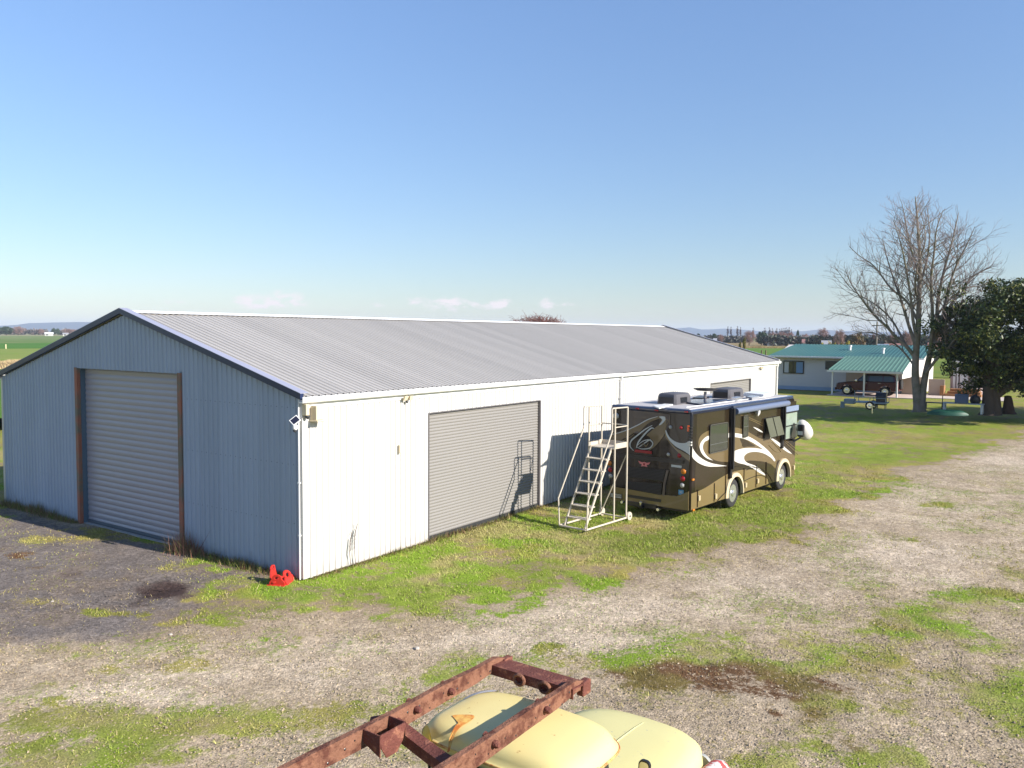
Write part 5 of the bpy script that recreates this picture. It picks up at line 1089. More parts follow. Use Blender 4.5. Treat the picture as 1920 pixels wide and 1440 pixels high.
# local: x forward (towards +y world), y left (towards -x = camera side)
Wc = 1.86; hw = Wc/2; fa_, ra_ = WB/2, -WB/2
low = [(fa_+.82, .42), (fa_+.86, .75), (fa_+.75, .98), (fa_-.35, 1.12), (fa_-.62, 1.15), (ra_-.85, 1.15), (ra_-.92, .9), (ra_-.9, .45)]
def warc(cx_, r=.45): return [(cx_-r*cos(pi*i/12-0), .40+r*sin(pi*i/12)) for i in range(13)]
pf = low+warc(ra_)+warc(fa_)
MB().prism(pf, lambda a, b_, t_: (a, t_, b_), -hw, hw).build('body', m_cr, SU, bevel=.05, smooth=35)
gh = [(fa_-.62, 1.14), (fa_-1.25, 1.68), (fa_-1.5, 1.76), (ra_-.2, 1.78), (ra_-.62, 1.70), (ra_-.86, 1.14)]
mb = MB(); n_ = len(gh); v = [(a, -hw+.04+(b_-1.14)*.22, b_) for a, b_ in gh]+[(a, hw-.04-(b_-1.14)*.22, b_) for a, b_ in gh]; mb.add(v, [tuple(range(n_))[::-1], tuple(range(n_, 2*n_))]+[(i, (i+1) % n_, n_+(i+1) % n_, n_+i) for i in range(n_)]); mb.build('cabin', m_cr, SU, bevel=.04, smooth=35)
for s_ in (1, -1):
    for xa_, xb_ in ((fa_-1.62, fa_-.78), (ra_+.22, fa_-1.70), (ra_-.62, ra_+.14)):
        t0 = xb_-.45 if xb_ > fa_-1 else xb_; b0_ = xa_; t1 = xa_+(.12 if xa_ < ra_ else 0)
        P4 = [(b0_, s_*(hw-.035), 1.18), (xb_, s_*(hw-.035), 1.18), (t0, s_*(hw-.135), 1.66), (t1, s_*(hw-.135), 1.66)]
        v = [np.array(q) for q in P4]; o_ = np.array([0, s_*.012, .003]); mb = MB(); mb.add([q for q in v]+[q+o_ for q in v], [(0,1,2,3),(7,6,5,4),(0,4,5,1),(1,5,6,2),(2,6,7,3),(3,7,4,0)]); mb.build('side_window', m_glass, SU)
    for x in (fa_-1.45, ra_+.45): MB().box(x-.1, x+.1, *sorted((s_*hw, s_*(hw+.03))), 1.03, 1.06).build('handle', m_chr, SU)
    MB().box(fa_-.85, fa_-.65, *sorted((s_*(hw-.02), s_*(hw+.2))), 1.15, 1.32).build('mirror', m_chr, SU, bevel=.03)
    MB().box(fa_+.7, fa_+.86, *sorted((s_*(hw-.3), s_*(hw-.03))), .74, .92).build('headlight', m_clr, SU, bevel=.03)
    MB().box(ra_-.93, ra_-.78, *sorted((s_*(hw-.12), s_*(hw+.006))), .85, 1.12).build('tail_light', m_red, SU, bevel=.02)
    for x in (fa_, ra_): wheel(SU, x, s_*(hw-.01), .385, .24, -s_)
MB().box(ra_-1.0, ra_-.86, -hw+.05, hw-.05, .45, .62).build('bumper', m_cr, SU, bevel=.03)
MB().box(fa_+.8, fa_+.95, -hw+.05, hw-.05, .38, .6).build('bumper', m_cr, SU, bevel=.04)
mb = MB(); mb.lathe([(.38, 0), (.40, .04), (.40, .18), (.36, .22), (.2, .22)], (ra_-.88, -.0, .95), (-1, 0, 0), 20); mb.build('spare_wheel', m_rub, SU, smooth=40)
# white screens and timber deck
yA, yB = float(pz(1789,712,64)[1]), float(pz(1831,712,64)[1]); zA = float(pz(1800,688,64)[2])
sc_ = thing('porch_screen', 'white porch posts and slatted screen behind the evergreen tree', 'porch', (64, yB, GH))
wS = yA-yB
for f, wd_ in ((0, .2), (.18, .35), (.42, .12), (.60, .45), (.85, .12), (1.0, .18)):
    MB().box(0, .1, wS*f-wd_/2, wS*f+wd_/2, .5, zA-GH+.4).build('post', m_wt, sc_)
MB().box(-.05, .15, -.2, wS+.2, zA-GH+.4, zA-GH+.6).build('beam', m_wt, sc_)
MB().box(.2, 2.5, -.3, wS+.3, 0, zA-GH+.2).build('back_wall', pm('pink grey wall', s2l((170,150,150)), .8), sc_)
dk = thing('timber_deck', 'orange brown timber deck steps below the white porch', 'deck', (62.6, yB-.4, GH))
for i in range(3): MB().box(i*.35, i*.35+1.2, -.1+i*.1, wS+.9-i*.15, 0 if i == 0 else .2*i+.01, .2*(i+1)).build('step', m_deck, dk, bevel=.02)
MB().box(.0, .9, wS+.95, wS+1.25, 0, .85).build('planter', m_deck, dk, bevel=.02)
# things lying in the shade between the trees
def at(px, py): q = un(px, py, GH); return float(q[0]), float(q[1])
x, y = at(1628, 767)
tr_ = thing('flat_trailer', 'small grey flat trailer with side rails standing in tree shade', 'trailer', (x, y, GH), pi/2)
m_tr = pm('blue grey steel', s2l((120,134,146)), .5, var=.15)
MB().box(-1.15, .75, -.6, .6, .42, .5).build('tray', m_tr, tr_)
mb = MB()
for yy in (-.6, .6): mb.tube([(-1.15, yy, .78), (.75, yy, .78)], .025, 6)
for xx in (-1.15, -.2, .75):
    for yy in (-.6, .6): mb.tube([(xx, yy, .45), (xx, yy, .8)], .02, 6)
mb.tube([(.75, .6, .5), (.75, .6, 1.25)], .02, 6)
mb.build('side_rail', m_tr, tr_)
for yy, s_ in ((.66, -1), (-.66, 1)): wheel(tr_, -.2, yy, .28, .15, s_)
mb = MB(); mb.tube([(.75, .3, .42), (1.6, 0, .4)], .03, 6); mb.tube([(.75, -.3, .42), (1.6, 0, .4)], .03, 6); mb.box(1.5, 1.75, -.08, .08, 0, .42); mb.build('drawbar', m_tr, tr_)
MB().box(.85, 1.5, -.35, .3, .3, .62).build('tool_box', m_tr, tr_, bevel=.02)
x, y = at(1652, 768); bq = thing('barbecue', 'black hooded barbecue beside the grey trailer', 'barbecue', (x, y, GH), pi/2)
MB().box(-.3, .3, -.25, .25, .3, .85).build('cabinet', m_blk, bq, bevel=.02); 
mb = MB(); mb.rings([[(x_, .26*cos(a), .86+.28*max(0, sin(a))) for a in np.linspace(0, pi, 9)] for x_ in (-.32, .32)]); mb.build('hood', m_blk, bq, smooth=40)
for xx in (-.26, .26): mb = MB(); mb.tube([(xx, .2, 0), (xx, .2, .35)], .025, 6); mb.tube([(xx, -.2, 0), (xx, -.2, .35)], .025, 6); mb.build('leg', m_gal, bq)
x, y = at(1635, 775); tag(MB().box(-.03, .03, -.03, .03, 0, .4).box(-.04, .04, -.16, .16, .4, .47).build('garden_stake', pm('cream stake', s2l((200,190,150)), .7), loc=(x, y, GH)), 'short cream stake with a crossbar standing on the lawn edge', 'stake')
xa, ya = at(1738, 778); xb_, yb_ = at(1816, 781); ln = math.hypot(xb_-xa, yb_-ya)
mb = MB(); RG = []
for i in range(17):
    f = i/16; t_ = (f-.5)*ln; wv = .40*max(.02, 1-abs(2*f-1)**2.6); hz_ = .34*max(.05, 1-abs(2*f-1)**4)+.08*abs(2*f-1)**3
    RG.append([(t_, wv*cos(a), .04+hz_*sin(a)) for a in np.linspace(0, pi, 11)])
mb.rings(RG); cn = mb.build('canoe', pm('green canoe hull', s2l((16,70,54)), .55, var=.1), loc=((xa+xb_)/2, (ya+yb_)/2, GH), rz=math.atan2(yb_-ya, xb_-xa), smooth=50); tag(cn, 'upturned green canoe lying on the grass between the trees', 'canoe')
x, y = at(1808, 776); tb = thing('trestle_table', 'long low white edged trestle table behind the green canoe', 'table', (x+.6, y, GH), pi/2-.05)
MB().box(-1.0, 1.3, -.35, .35, .58, .64).build('table_top', pm('grey white board', s2l((150,160,176)), .6), tb)
for xx in (-.92, 1.2): MB().box(xx-.05, xx+.05, -.33, .33, 0, .58).build('leg', pm('pale leg', s2l((170,178,190)), .6), tb)
x, y = at(1800, 776); tag(MB().box(-.36, .36, -.3, .3, 0, .5).box(-.38, .38, -.32, .32, .5, .55).box(-.1, .14, .305, .33, .12, .4).build('cool_box', pm('blue grey plastic box', s2l((74,88,120)), .5, var=.2, vs=3), loc=(x+.6, y, GH+.645), rz=pi/2, bevel=.015), 'blue grey storage box standing on the white edged table', 'box')
x, y = at(1824, 776); mb = MB(); mb.rings([[(r_*cos(a)*1.1+dx, r_*sin(a), z) for a in np.linspace(0, 2*pi, 12, endpoint=False)] for r_, z, dx in ((.26, 0, 0), (.32, .15, .02), (.28, .35, -.05), (.16, .5, -.12), (.03, .56, -.15))]); tag(mb.build('rubbish_sack', pm('black sack', (.02,.022,.028), .5, bump=.5, bs=8), loc=(x+.6, y-.05, GH+.645), smooth=50), 'black sack slumped on the right end of the trestle table', 'sack')
x, y = at(1762, 777); tag(MB().tube([(0,-.02,0),(0,0,1.1)],.025,6).build('iron_stake', m_dk, loc=(x+1.0, y, GH)), 'thin dark stake standing behind the canoe', 'stake')
x, y = at(1745, 770); bn = thing('garden_bench', 'small dark bench between the bare tree and the table', 'bench', (x+1.5, y, GH), pi/2)
MB().box(-.6, .6, -.2, .2, .40, .46).build('seat', m_dk, bn)
for xx in (-.5, .5): MB().box(xx-.04, xx+.04, -.18, .18, 0, .4).build('leg', m_dk, bn)
x, y = at(1891, 776); mb = MB(); mb.rings([[(r_*cos(a)*(1+.12*sin(3*a)), r_*sin(a)+dy, z) for a in np.linspace(0, 2*pi, 14, endpoint=False)] for r_, z, dy in ((.48, 0, 0), (.36, .15, 0), (.30, .5, .03), (.24, .9, .05), (.2, 1.12, .08), (.05, 1.16, .08))]); tag(mb.build('tree_stump', pm('dark bark stump', s2l((66,50,42)), .95, var=.3, vs=5, bump=.6, bs=20), loc=(x, y, GH), smooth=60), 'tall dark tapering tree stump right of the evergreen trunk', 'stump')
x, y = at(1873, 772); mb = MB(); mb.lathe([(.28, 0), (.3, .05), (.3, .24), (.26, .28), (.02, .3)], (0, 0, 0), n=16); tag(mb.build('round_tub', m_dk, loc=(x, y, GH), smooth=40), 'low round dark tub between the evergreen trunk and the stump', 'tub')

# ------------------------------------------------------------------ trees
def treemat(name, cols, rough=.6, spec=.3):
    m = bpy.data.materials.new(name); m.use_nodes = True; t = m.node_tree; b = t.nodes['Principled BSDF']; b.inputs['Roughness'].default_value = rough; b.inputs['Specular IOR Level'].default_value = spec
    a = N(t, 'ShaderNodeAttribute'); a.attribute_name = 'tint'; L(t, a.outputs['Color'], b.inputs['Base Color']); return m
m_leaf = treemat('leaves', None, .45, .35); m_twig = treemat('twigs', None, .85, .15)
m_bark = pm('grey brown bark', s2l((134,124,114)), .9, var=.25, vs=2.5, col2=s2l((104,102,78)), ms=1.5, mix=.55, mw=.1, bump=.5, bs=14, spec=.15)
m_bark2 = pm('dark bark', s2l((84,74,68)), .92, var=.2, vs=4, bump=.5, bs=20, spec=.15)
def cards(P, size, rg, cols, w=.55, up=0, tri=False):
    n = len(P); a = rg.normal(size=(n, 3)); a /= np.linalg.norm(a, axis=1, keepdims=True); b = rg.normal(size=(n, 3)); b -= a*(a*b).sum(1, keepdims=True); b /= np.linalg.norm(b, axis=1, keepdims=True)
    s = size*rg.uniform(.6, 1.3, (n, 1)); a = a*s; b = b*s*w
    V = np.stack([P-a, P-b*.9, P+a, P+b*.9], 1).reshape(-1, 3); F = np.arange(4*n).reshape(-1, 4)
    ci = rg.integers(0, len(cols), n); c = np.array(cols)[ci]*rg.uniform(.6, 1.35, (n, 1)); c = np.repeat(np.concatenate([c, np.ones((n, 1))], 1), 4, 0)
    return V, F, c
def crown_pts(rg, cl, rad, n, shell=.5):
    """points in clumps: cl (m,3) centres, rad (m,) radii"""
    k_ = rg.integers(0, len(cl), n); d = rg.normal(size=(n, 3)); d /= np.linalg.norm(d, axis=1, keepdims=True); r_ = rad[k_][:, None]*(rg.uniform(0, 1, (n, 1))**shell)
    return cl[k_]+d*r_*np.array([1, 1, .75])
RGN = np.random.default_rng(11)
# --- big evergreen
ex, ey = at(1853, 776); EVx, EVy = ex+.3, ey
ev = thing('evergreen_tree', 'dense dark glossy leaved evergreen tree at the right edge of the lawn', 'tree', (EVx, EVy, GH))
cen = np.array([0.3, -1.6, 5.0]); m_ = 300; d = RGN.normal(size=(m_, 3)); d /= np.linalg.norm(d, axis=1, keepdims=True)
rr_ = RGN.uniform(.35, 1, (m_, 1))**.5; cl = cen+d*rr_*np.array([4.0, 4.9, 3.6])
cl[:, 2] = np.where(cl[:, 2] < 3.0, 2.6+(cl[:, 2]-3.0)*.5, cl[:, 2]); cl[:, 1] -= (cl[:, 2]-5)*.16
cl += (cl-cen)*(.22*np.sin(cl[:, :1]*1.7+1)*np.cos(cl[:, 1:2]*1.3)+.1*RGN.normal(size=(m_, 1))); rad = RGN.uniform(.35, 1.0, m_)
P = crown_pts(RGN, cl, rad, 62000, .4); P = P[P[:, 2] > 1.0]
V, F, c = cards(P, .125, RGN, [s2l((58,72,32)), s2l((76,88,40)), s2l((44,60,30)), s2l((104,106,52)), s2l((52,66,36))], .45)
fastmesh('crown', V, F, m_leaf, ev, attr={'tint': c})
mb = MB(); mb.tube([(0, 0, -.1), (.0, .0, .15), (0, .0, .9), (.05, .05, 2.2), (.1, .1, 4.2), (.1, 0, 6.5)], [.62, .44, .40, .34, .22, .08], 12)
mb.tube([(0, -.42, -.1), (0, -.30, 1.2), (.1, -.35, 3.5)], [.34, .28, .15], 10)
mb.tube([(0, -.3, 1.1), (.0, -1.0, 1.7), (0, -2.0, 2.3), (.2, -3.2, 3.2), (.2, -4.0, 4.2)], [.26, .2, .17, .12, .06], 8)
mb.tube([(0, .1, 2.2), (-.3, 1.2, 3.2), (-.2, 2.6, 4.0)], [.2, .14, .06], 8); mb.tube([(0, 0, 3), (.9, .5, 4.5), (1.6, .8, 6)], [.16, .1, .05], 8)
mb.build('trunk', m_bark2, ev, smooth=60)
x2, y2 = 51.5, -21.5; ev2 = thing('evergreen_tree', 'second evergreen tree standing outside the right edge whose shade falls on the lawn', 'tree', (x2, y2, GH))
for ch in list(ev.children): c_ = ch.copy(); C.objects.link(c_); c_.parent = ev2
# --- big bare tree: limbs traced as world polylines, each at its own depth, then finer wood grown from them
bx_, by_ = at(1721, 768)
bt = thing('bare_tree', 'tall leafless tree with forked trunk standing on the lawn before the carport', 'tree', (bx_, by_, GH))
O_ = np.array([bx_, by_, GH])
def lim(pts, dep):
    n_ = len(pts); o_ = []
    for i, (a, b_) in enumerate(pts):
        q = onp(a, b_, (1, 0, 0), bx_+dep*(i/(n_-1))**1.2); o_.append(q-O_)
    return [np.array(q) for q in spline(o_, 4, False)]
LIMB = [
 ([(1722,772),(1719,740),(1716,700),(1718,655),(1722,610),(1723,560),(1725,500),(1722,440),(1719,400),(1716,368)], 0, .27, .03),
 ([(1727,772),(1729,745),(1733,715),(1740,680),(1749,640),(1756,600),(1760,555),(1772,500),(1786,450),(1797,400)], 1.2, .24, .03),
 ([(1717,672),(1700,650),(1680,632),(1660,610),(1640,592),(1615,560),(1595,530),(1585,505)], -1.5, .20, .02),
 ([(1718,650),(1704,610),(1692,570),(1678,530),(1665,490),(1655,452)], 1.5, .19, .02),
 ([(1720,640),(1712,600),(1708,560),(1700,510),(1690,460),(1676,415)], -2.4, .18, .02),
 ([(1742,668),(1748,620),(1748,570),(1746,520),(1752,470),(1756,430),(1768,395)], -2.0, .2, .02),
 ([(1748,650),(1764,612),(1778,580),(1800,545),(1830,515),(1862,500)], 2.0, .17, .02),
 ([(1752,630),(1768,590),(1776,550),(1792,500),(1812,460),(1828,425)], -1.0, .18, .02),
 ([(1736,700),(1757,672),(1775,655),(1795,630),(1812,600),(1840,575),(1872,560)], -2.6, .15, .02),
 ([(1716,690),(1698,664),(1672,640),(1640,625),(1610,622),(1596,618)], 2.2, .10, .015),
 ([(1720,600),(1700,565),(1670,540),(1640,500),(1612,480),(1592,462)], -.5, .13, .015),
 ([(1722,540),(1735,500),(1742,460),(1742,420),(1738,385)], 2.6, .13, .015),
 ([(1724,520),(1712,480),(1702,440),(1695,400),(1690,378)], 1.0, .12, .015),
 ([(1758,590),(1782,560),(1812,540),(1842,535),(1868,525)], 3.4, .11, .015),
 ([(1722,560),(1716,540),(1720,500),(1735,450),(1728,400)], -3.2, .13, .015),
 ([(1700,650),(1672,600),(1640,570),(1600,545),(1565,500)], 3.0, .11, .015),
]
tw = MB(); br = MB(); tk = MB(); rnd = random.Random(5)
SEG = []
def grow(p, d, ln, r, lev):
    n_ = 4 if lev < 2 else 3; P = [p]; q = p.copy(); dd = d/np.linalg.norm(d)
    for i in range(n_):
        dd = dd+np.array([rnd.gauss(0, .13), rnd.gauss(0, .13), rnd.gauss(0, .10)+.045]); dd /= np.linalg.norm(dd); q = q+dd*ln/n_; P.append(q.copy())
    R = [r*(1-.75*i/n_) for i in range(n_+1)]
    (br if lev == 1 else tw).tube(P, R, 5 if lev == 1 else 3, cap=False)
    if lev < 3:
        k_ = int(ln/(.42 if lev == 1 else .30))+1
        for j in range(k_):
            f = .18+.82*(j+rnd.random())/k_; i = min(int(f*n_), n_-1); pp = P[i]+(P[i+1]-P[i])*(f*n_-i)
            t_ = P[i+1]-P[i]; t_ /= np.linalg.norm(t_); s_ = np.array([rnd.gauss(0, 1) for _ in range(3)]); s_ -= t_*(s_@t_); s_ /= np.linalg.norm(s_)
            grow(pp, t_*.75+s_*.62+np.array([0, 0, .12]), ln*rnd.uniform(.34, .55)*(1.1-.4*f), r*(.5 if lev == 1 else .62), lev+1)
for li, (pts, dep, ra, rb_) in enumerate(LIMB):
    P = lim(pts, dep); n_ = len(P); R = [(ra if li < 2 else ra*.6)*(1-(i/(n_-1)))**1.0+rb_*.8 for i in range(n_)]
    if li < 2: R[0] *= 1.5; R[1] *= 1.15
    (tk if li < 2 else br).tube(P, R, 10 if li < 2 else 7, cap=False)
    Ltot = sum(np.linalg.norm(P[i+1]-P[i]) for i in range(n_-1)); acc = 0; nxt = Ltot*(.42 if li < 2 else .22)
    for i in range(n_-1):
        sgl = np.linalg.norm(P[i+1]-P[i]); 
        while nxt < acc+sgl:
            f = (nxt-acc)/sgl; pp = P[i]+(P[i+1]-P[i])*f; t_ = (P[i+1]-P[i])/sgl; s_ = np.array([rnd.gauss(0, 1), rnd.gauss(0, 1), rnd.gauss(0, .6)]); s_ -= t_*(s_@t_); s_ /= np.linalg.norm(s_)
            g_ = nxt/Ltot; ln = min(.8+1.9*rnd.random(), (1-g_)*Ltot*.7+.9)*(1.15 if g_ < .8 else .8)
            grow(pp, t_*.7+s_*.75+np.array([0, 0, .05]), ln, max(.014, min(.04, R[i]*.42)), 1); nxt += rnd.uniform(.15, .36)
        acc += sgl
tk.build('trunk', m_bark, bt, smooth=60); br.build('limbs', m_bark, bt, smooth=60)
tw.build('twigs', pm('mauve brown twigs', s2l((136,122,120)), .9, var=.2, vs=1.5), bt)
print('twig faces', len(tw.f), len(br.f))
# --- twig ball for bare trees, copied for the far ones
def bare_proto(name, n, rg, cols, sx, sy, sz, z0, trunk=True, size=.3, flat=.12, par=None, clump=40):
    d = rg.normal(size=(clump, 3)); d /= np.linalg.norm(d, axis=1, keepdims=True); cl = d*(rg.uniform(.2, 1, (clump, 1))**.5)*np.array([sx, sy, sz])*.82+np.array([0, 0, z0]); rad = rg.uniform(.16, .32, clump)*min(sx, sz)*1.3
    P = crown_pts(rg, cl, rad, n, .5); P[:, 2] = np.maximum(P[:, 2], .15)
    return cards(P, size, rg, cols, flat)
def put_tree(kind, label, grp, px, ptop, D, wpx, sunk=0, zrot=None):
    x, y = far(px, D); zt = ztop(px, ptop, D); g = float(gz(x, y)); h = max(zt-g, 1); wd = wpx/FPX*D
    pr = PROTO[kind]
    if not pr['used']: o = pr['root']; pr['used'] = True
    else: o = copy_tree(pr['root'])
    o.location = (x, y, g); o.rotation_euler = (0, 0, zrot if zrot is not None else random.uniform(0, 6.28)); o.scale = (wd/pr['w'], wd/pr['w'], h/pr['h']); tag(o, label, 'tree', grp); return o
PROTO = {}
def mk(kind, nm, w_, h_, V, F, c, trunk_r, mat, tcol=None):
    e = thing(nm, None, 'tree'); PROTO[kind] = dict(root=e, used=False, w=w_, h=h_)
    fastmesh('crown', V, F, mat, e, attr={'tint': c})
    mb = MB(); mb.tube([(0, 0, -.3), (0, 0, h_*.25), (.1, 0, h_*.6), (0, 0, h_*.85)], [trunk_r*1.3, trunk_r, trunk_r*.6, trunk_r*.2], 7)
    for a in range(5): mb.tube([(0, 0, h_*(.15+.08*a)), (w_*.18*cos(a*1.3), w_*.18*sin(a*1.3), h_*(.4+.06*a)), (w_*.36*cos(a*1.3), w_*.36*sin(a*1.3), h_*(.62+.05*a))], [trunk_r*.5, trunk_r*.3, .02], 5)
    mb.build('trunk', m_bark2, e)
rg = RGN
mauve = [s2l((142,112,106)), s2l((120,94,88)), s2l((158,128,118))]
mk('round', 'bare_round_tree', 10, 9, *bare_proto('r', 5200, rg, mauve, 4.9, 4.9, 3.9, 5.0, size=.42, flat=.10, clump=60), .25, m_twig)
mk('poplar', 'poplar_tree', 3, 15, *bare_proto('p', 1500, rg, [s2l((112,96,104)), s2l((94,82,88))], 1.15, 1.15, 6.9, 8.0, size=.45, flat=.1, clump=44), .22, m_twig)
mk('dark', 'evergreen_shelter_tree', 9, 8, *bare_proto('d', 3600, rg, [s2l((48,70,44)), s2l((38,58,40)), s2l((60,78,48))], 4.4, 4.4, 3.6, 4.2, size=.42, flat=.55, clump=50), .3, m_leaf)
mk('brown', 'brown_leaved_tree', 9, 8, *bare_proto('b', 3800, rg, [s2l((128,98,62)), s2l((100,78,56)), s2l((96,92,58))], 4.4, 4.4, 3.6, 4.2, size=.36, flat=.4, clump=46), .25, m_leaf)
mk('bush', 'olive_bush', 6, 4, *bare_proto('o', 3800, rg, [s2l((150,136,48)), s2l((112,108,44)), s2l((84,86,40))], 2.9, 2.9, 1.9, 2.0, size=.20, flat=.5, clump=36), .15, m_leaf)
POP = [(1364.5,609,700,4),(1370.5,610,700,4),(1382.7,609,700,5),(1388.3,611,700,4),(1412,612,650,4),(1434,612,600,5),(1442.5,611,600,5),(1448,613,600,4),(1456,613,620,5),(1461.5,614,620,4),(1465,613,620,4),(1468.5,612,620,4),(1472,612,620,4),(1475,611,620,4),(1479.5,611,620,5),(1484,615,620,4)]
nth = ['first','second','third','fourth','fifth','sixth','seventh','eighth','ninth','tenth','eleventh','twelfth','thirteenth','fourteenth','fifteenth','sixteenth']
for i, (px, py, D, wv) in enumerate(POP): put_tree('poplar', 'slim bare poplar, %s from the left in the far row beyond the shed' % nth[i], 'poplars on the horizon', px, py, D, wv*1.5)
put_tree('dark', 'pointed dark conifer on the skyline right of the poplar row', None, 1496, 617, 560, 7)
FT = [('round',1405,619,420,30,'broad pinkish bare tree left of a dark evergreen on the horizon'),('dark',1428,620,430,24,'dark green shelter tree among bare trees on the horizon'),('round',1449,622,450,26,'low bare tree just right of the dark shelter tree'),('round',1466,621,450,26,'mauve bare tree under the densest poplars'),('round',1482,622,450,20,'small bare tree below the rightmost poplar'),
 ('round',1543,613,330,28,'rounded pale bare tree standing alone on the horizon beyond the house'),('round',1575,616,260,28,'dusky bare tree beyond the house roof, right of the pale round one'),('brown',1608,618,210,32,'brown leaved tree rising behind the house roof'),('round',1640,624,300,22,'low grey bare tree behind the left flue'),('dark',1657,624,320,14,'small dark tree beside the far reddish roof'),('round',1266,617,380,12,'small brown bare tree peeping over the far shed roof'),
 ('dark',1309,624,500,8,'tiny dark tree beside the distant white shed'),('dark',1339,624,520,10,'tiny dark tree right of the distant white shed'),('round',1352,626,520,14,'low grey bare tree before the first poplars'),('round',1510,625,520,22,'low hazy bare tree between conifer and round tree'),('brown',1524,626,480,14,'small brown tree left of the round pale tree'),
 ('round',1674,622,260,20,'bare tree behind the left limb of the big leafless tree'),('round',1700,618,260,26,'bare tree framed by the limbs of the big tree'),('dark',1765,622,240,22,'dark tree behind the right trunk of the big tree'),('round',1755,606,230,22,'bare tree between big tree and evergreen'),('round',1790,612,260,30,'bare tree partly hidden by the evergreen crown'),
 ('dark',12,611,1000,24,'dark rounded tree at the far left of the horizon'),('round',34,611,1000,22,'bare tree right of the dark tree on the left horizon'),('round',77,616,1100,12,'small bare tree left of the distant white house'),('dark',101,614,1050,9,'dark tree behind the distant white house'),('dark',109,615,1050,6,'narrow dark tree right of the distant white house'),('round',130,616,1100,26,'low bare clump on the left horizon'),('round',152,616,1100,24,'low bare clump touching the shed gable'),('round',56,619,1200,20,'faint low scrub left of centre on the left horizon')]
for kd, px, py, D, wv, lb in FT: put_tree(kd, lb, None, px, py, D, wv)
put_tree('bush', 'bright olive bush behind the house roof, nearest the middle', 'olive bushes behind the house', 1563, 631, 100, 24)
put_tree('bush', 'dark olive bush at the left end of the bushes behind the house', 'olive bushes behind the house', 1546, 634, 100, 24)
put_tree('bush', 'yellow green bush at the right end of the bushes behind the house', 'olive bushes behind the house', 1584, 631, 100, 26)
put_tree('bush', 'tall thin olive shrub in the fields left of the house', 'field shrubs', 1396, 627, 180, 7)
put_tree('bush', 'short brown shrub beside the tall thin one in the fields', 'field shrubs', 1388, 635, 180, 6)
# tree rising behind the ridge of the shed
hb = thing('tree_behind_shed', 'reddish brown bare crown rising behind the shed ridge', 'tree')
x, y = far(1008, 78); zt = ztop(1008, 583, 78); g = float(gz(x, y)); hb.location = (x, y, g); Hh = zt-g
mbt = MB(); rnd2 = random.Random(9)
for i in range(520):
    a = rnd2.uniform(0, 2*pi); rr2 = 2.9*math.sqrt(rnd2.random()); bx2, by2 = rr2*cos(a), rr2*sin(a); hz2 = (Hh-.1)*(1-.11*(rr2/2.9)**2)-.35*rnd2.random()-.7*(rnd2.random()**2)
    p0 = np.array([bx2*.55, by2*.55, hz2-1.3-rnd2.random()]); p1 = np.array([bx2, by2, hz2-.4]); p2 = p1+np.array([rnd2.gauss(0, .25), rnd2.gauss(0, .25), .15+rnd2.random()*.35]); mbt.tube([p0, p1, p2], [.03, .02, .006], 3, cap=False)
    for j in range(4): q = p0+(p2-p0)*rnd2.uniform(.3, 1); mbt.tube([q, q+np.array([rnd2.gauss(0, .3), rnd2.gauss(0, .3), rnd2.gauss(.12, .15)])], [.016, .006], 3, cap=False)
mbt.build('crown', pm('reddish twigs', s2l((110,74,68)), .9, var=.2), hb)
mb = MB(); mb.tube([(0, 0, 0), (.1, 0, 1.6), (0, .1, 3.0)], [.28, .22, .18], 9)
for i in range(9): a = i*.7; mb.tube([(0, 0, 2.0+.12*i), (1.0*cos(a), 1.0*sin(a), 3.9), (1.8*cos(a), 1.8*sin(a), Hh-1.2)], [.12, .07, .03], 6)
mb.build('trunk', m_bark2, hb)
# hedges and far buildings
def hedge(px0, px1, ptop, D, cols, lb, n=2600, dep=5):
    x0, y0 = far(px0, D); x1, y1 = far(px1, D); L2 = math.hypot(x1-x0, y1-y0); hh = ztop((px0+px1)/2, ptop, D)-RISE
    k_ = 70; cl = np.stack([rg.uniform(0, L2, k_), rg.uniform(-dep/2, dep/2, k_), rg.uniform(.2, .75, k_)*hh], -1); P = crown_pts(rg, cl, rg.uniform(.25, .5, k_)*hh*1.2+.4, n, .5); P[:, 2] = np.clip(P[:, 2], .1, hh)
    V, F, c = cards(P, .022*D/10+.25, rg, cols, .5); o = fastmesh('hedge', V, F, m_leaf, attr={'tint': c}, loc=(x0, y0, RISE)); o.rotation_euler = (0, 0, math.atan2(y1-y0, x1-x0)); tag(o, lb, 'hedge')
grn = [s2l((66,72,62)), s2l((92,82,74)), s2l((56,66,54))]
hedge(1440, 1530, 629.5, 420, grn, 'dark hedge running along the foot of the poplars'); hedge(1290, 1400, 629.8, 560, [s2l((104,96,92)), s2l((84,84,74))], 'grey brown hedge line left of the poplars'); hedge(1520, 1600, 630.5, 330, grn, 'dark hedge under the pale round tree')
hedge(1620, 1920, 630.0, 300, grn, 'long dark hedge behind the house and the big trees', 4000); hedge(-40, 200, 618.8, 1150, [s2l((110,98,96)), s2l((88,86,84))], 'low hazy hedge along the left horizon', 3500, 12)
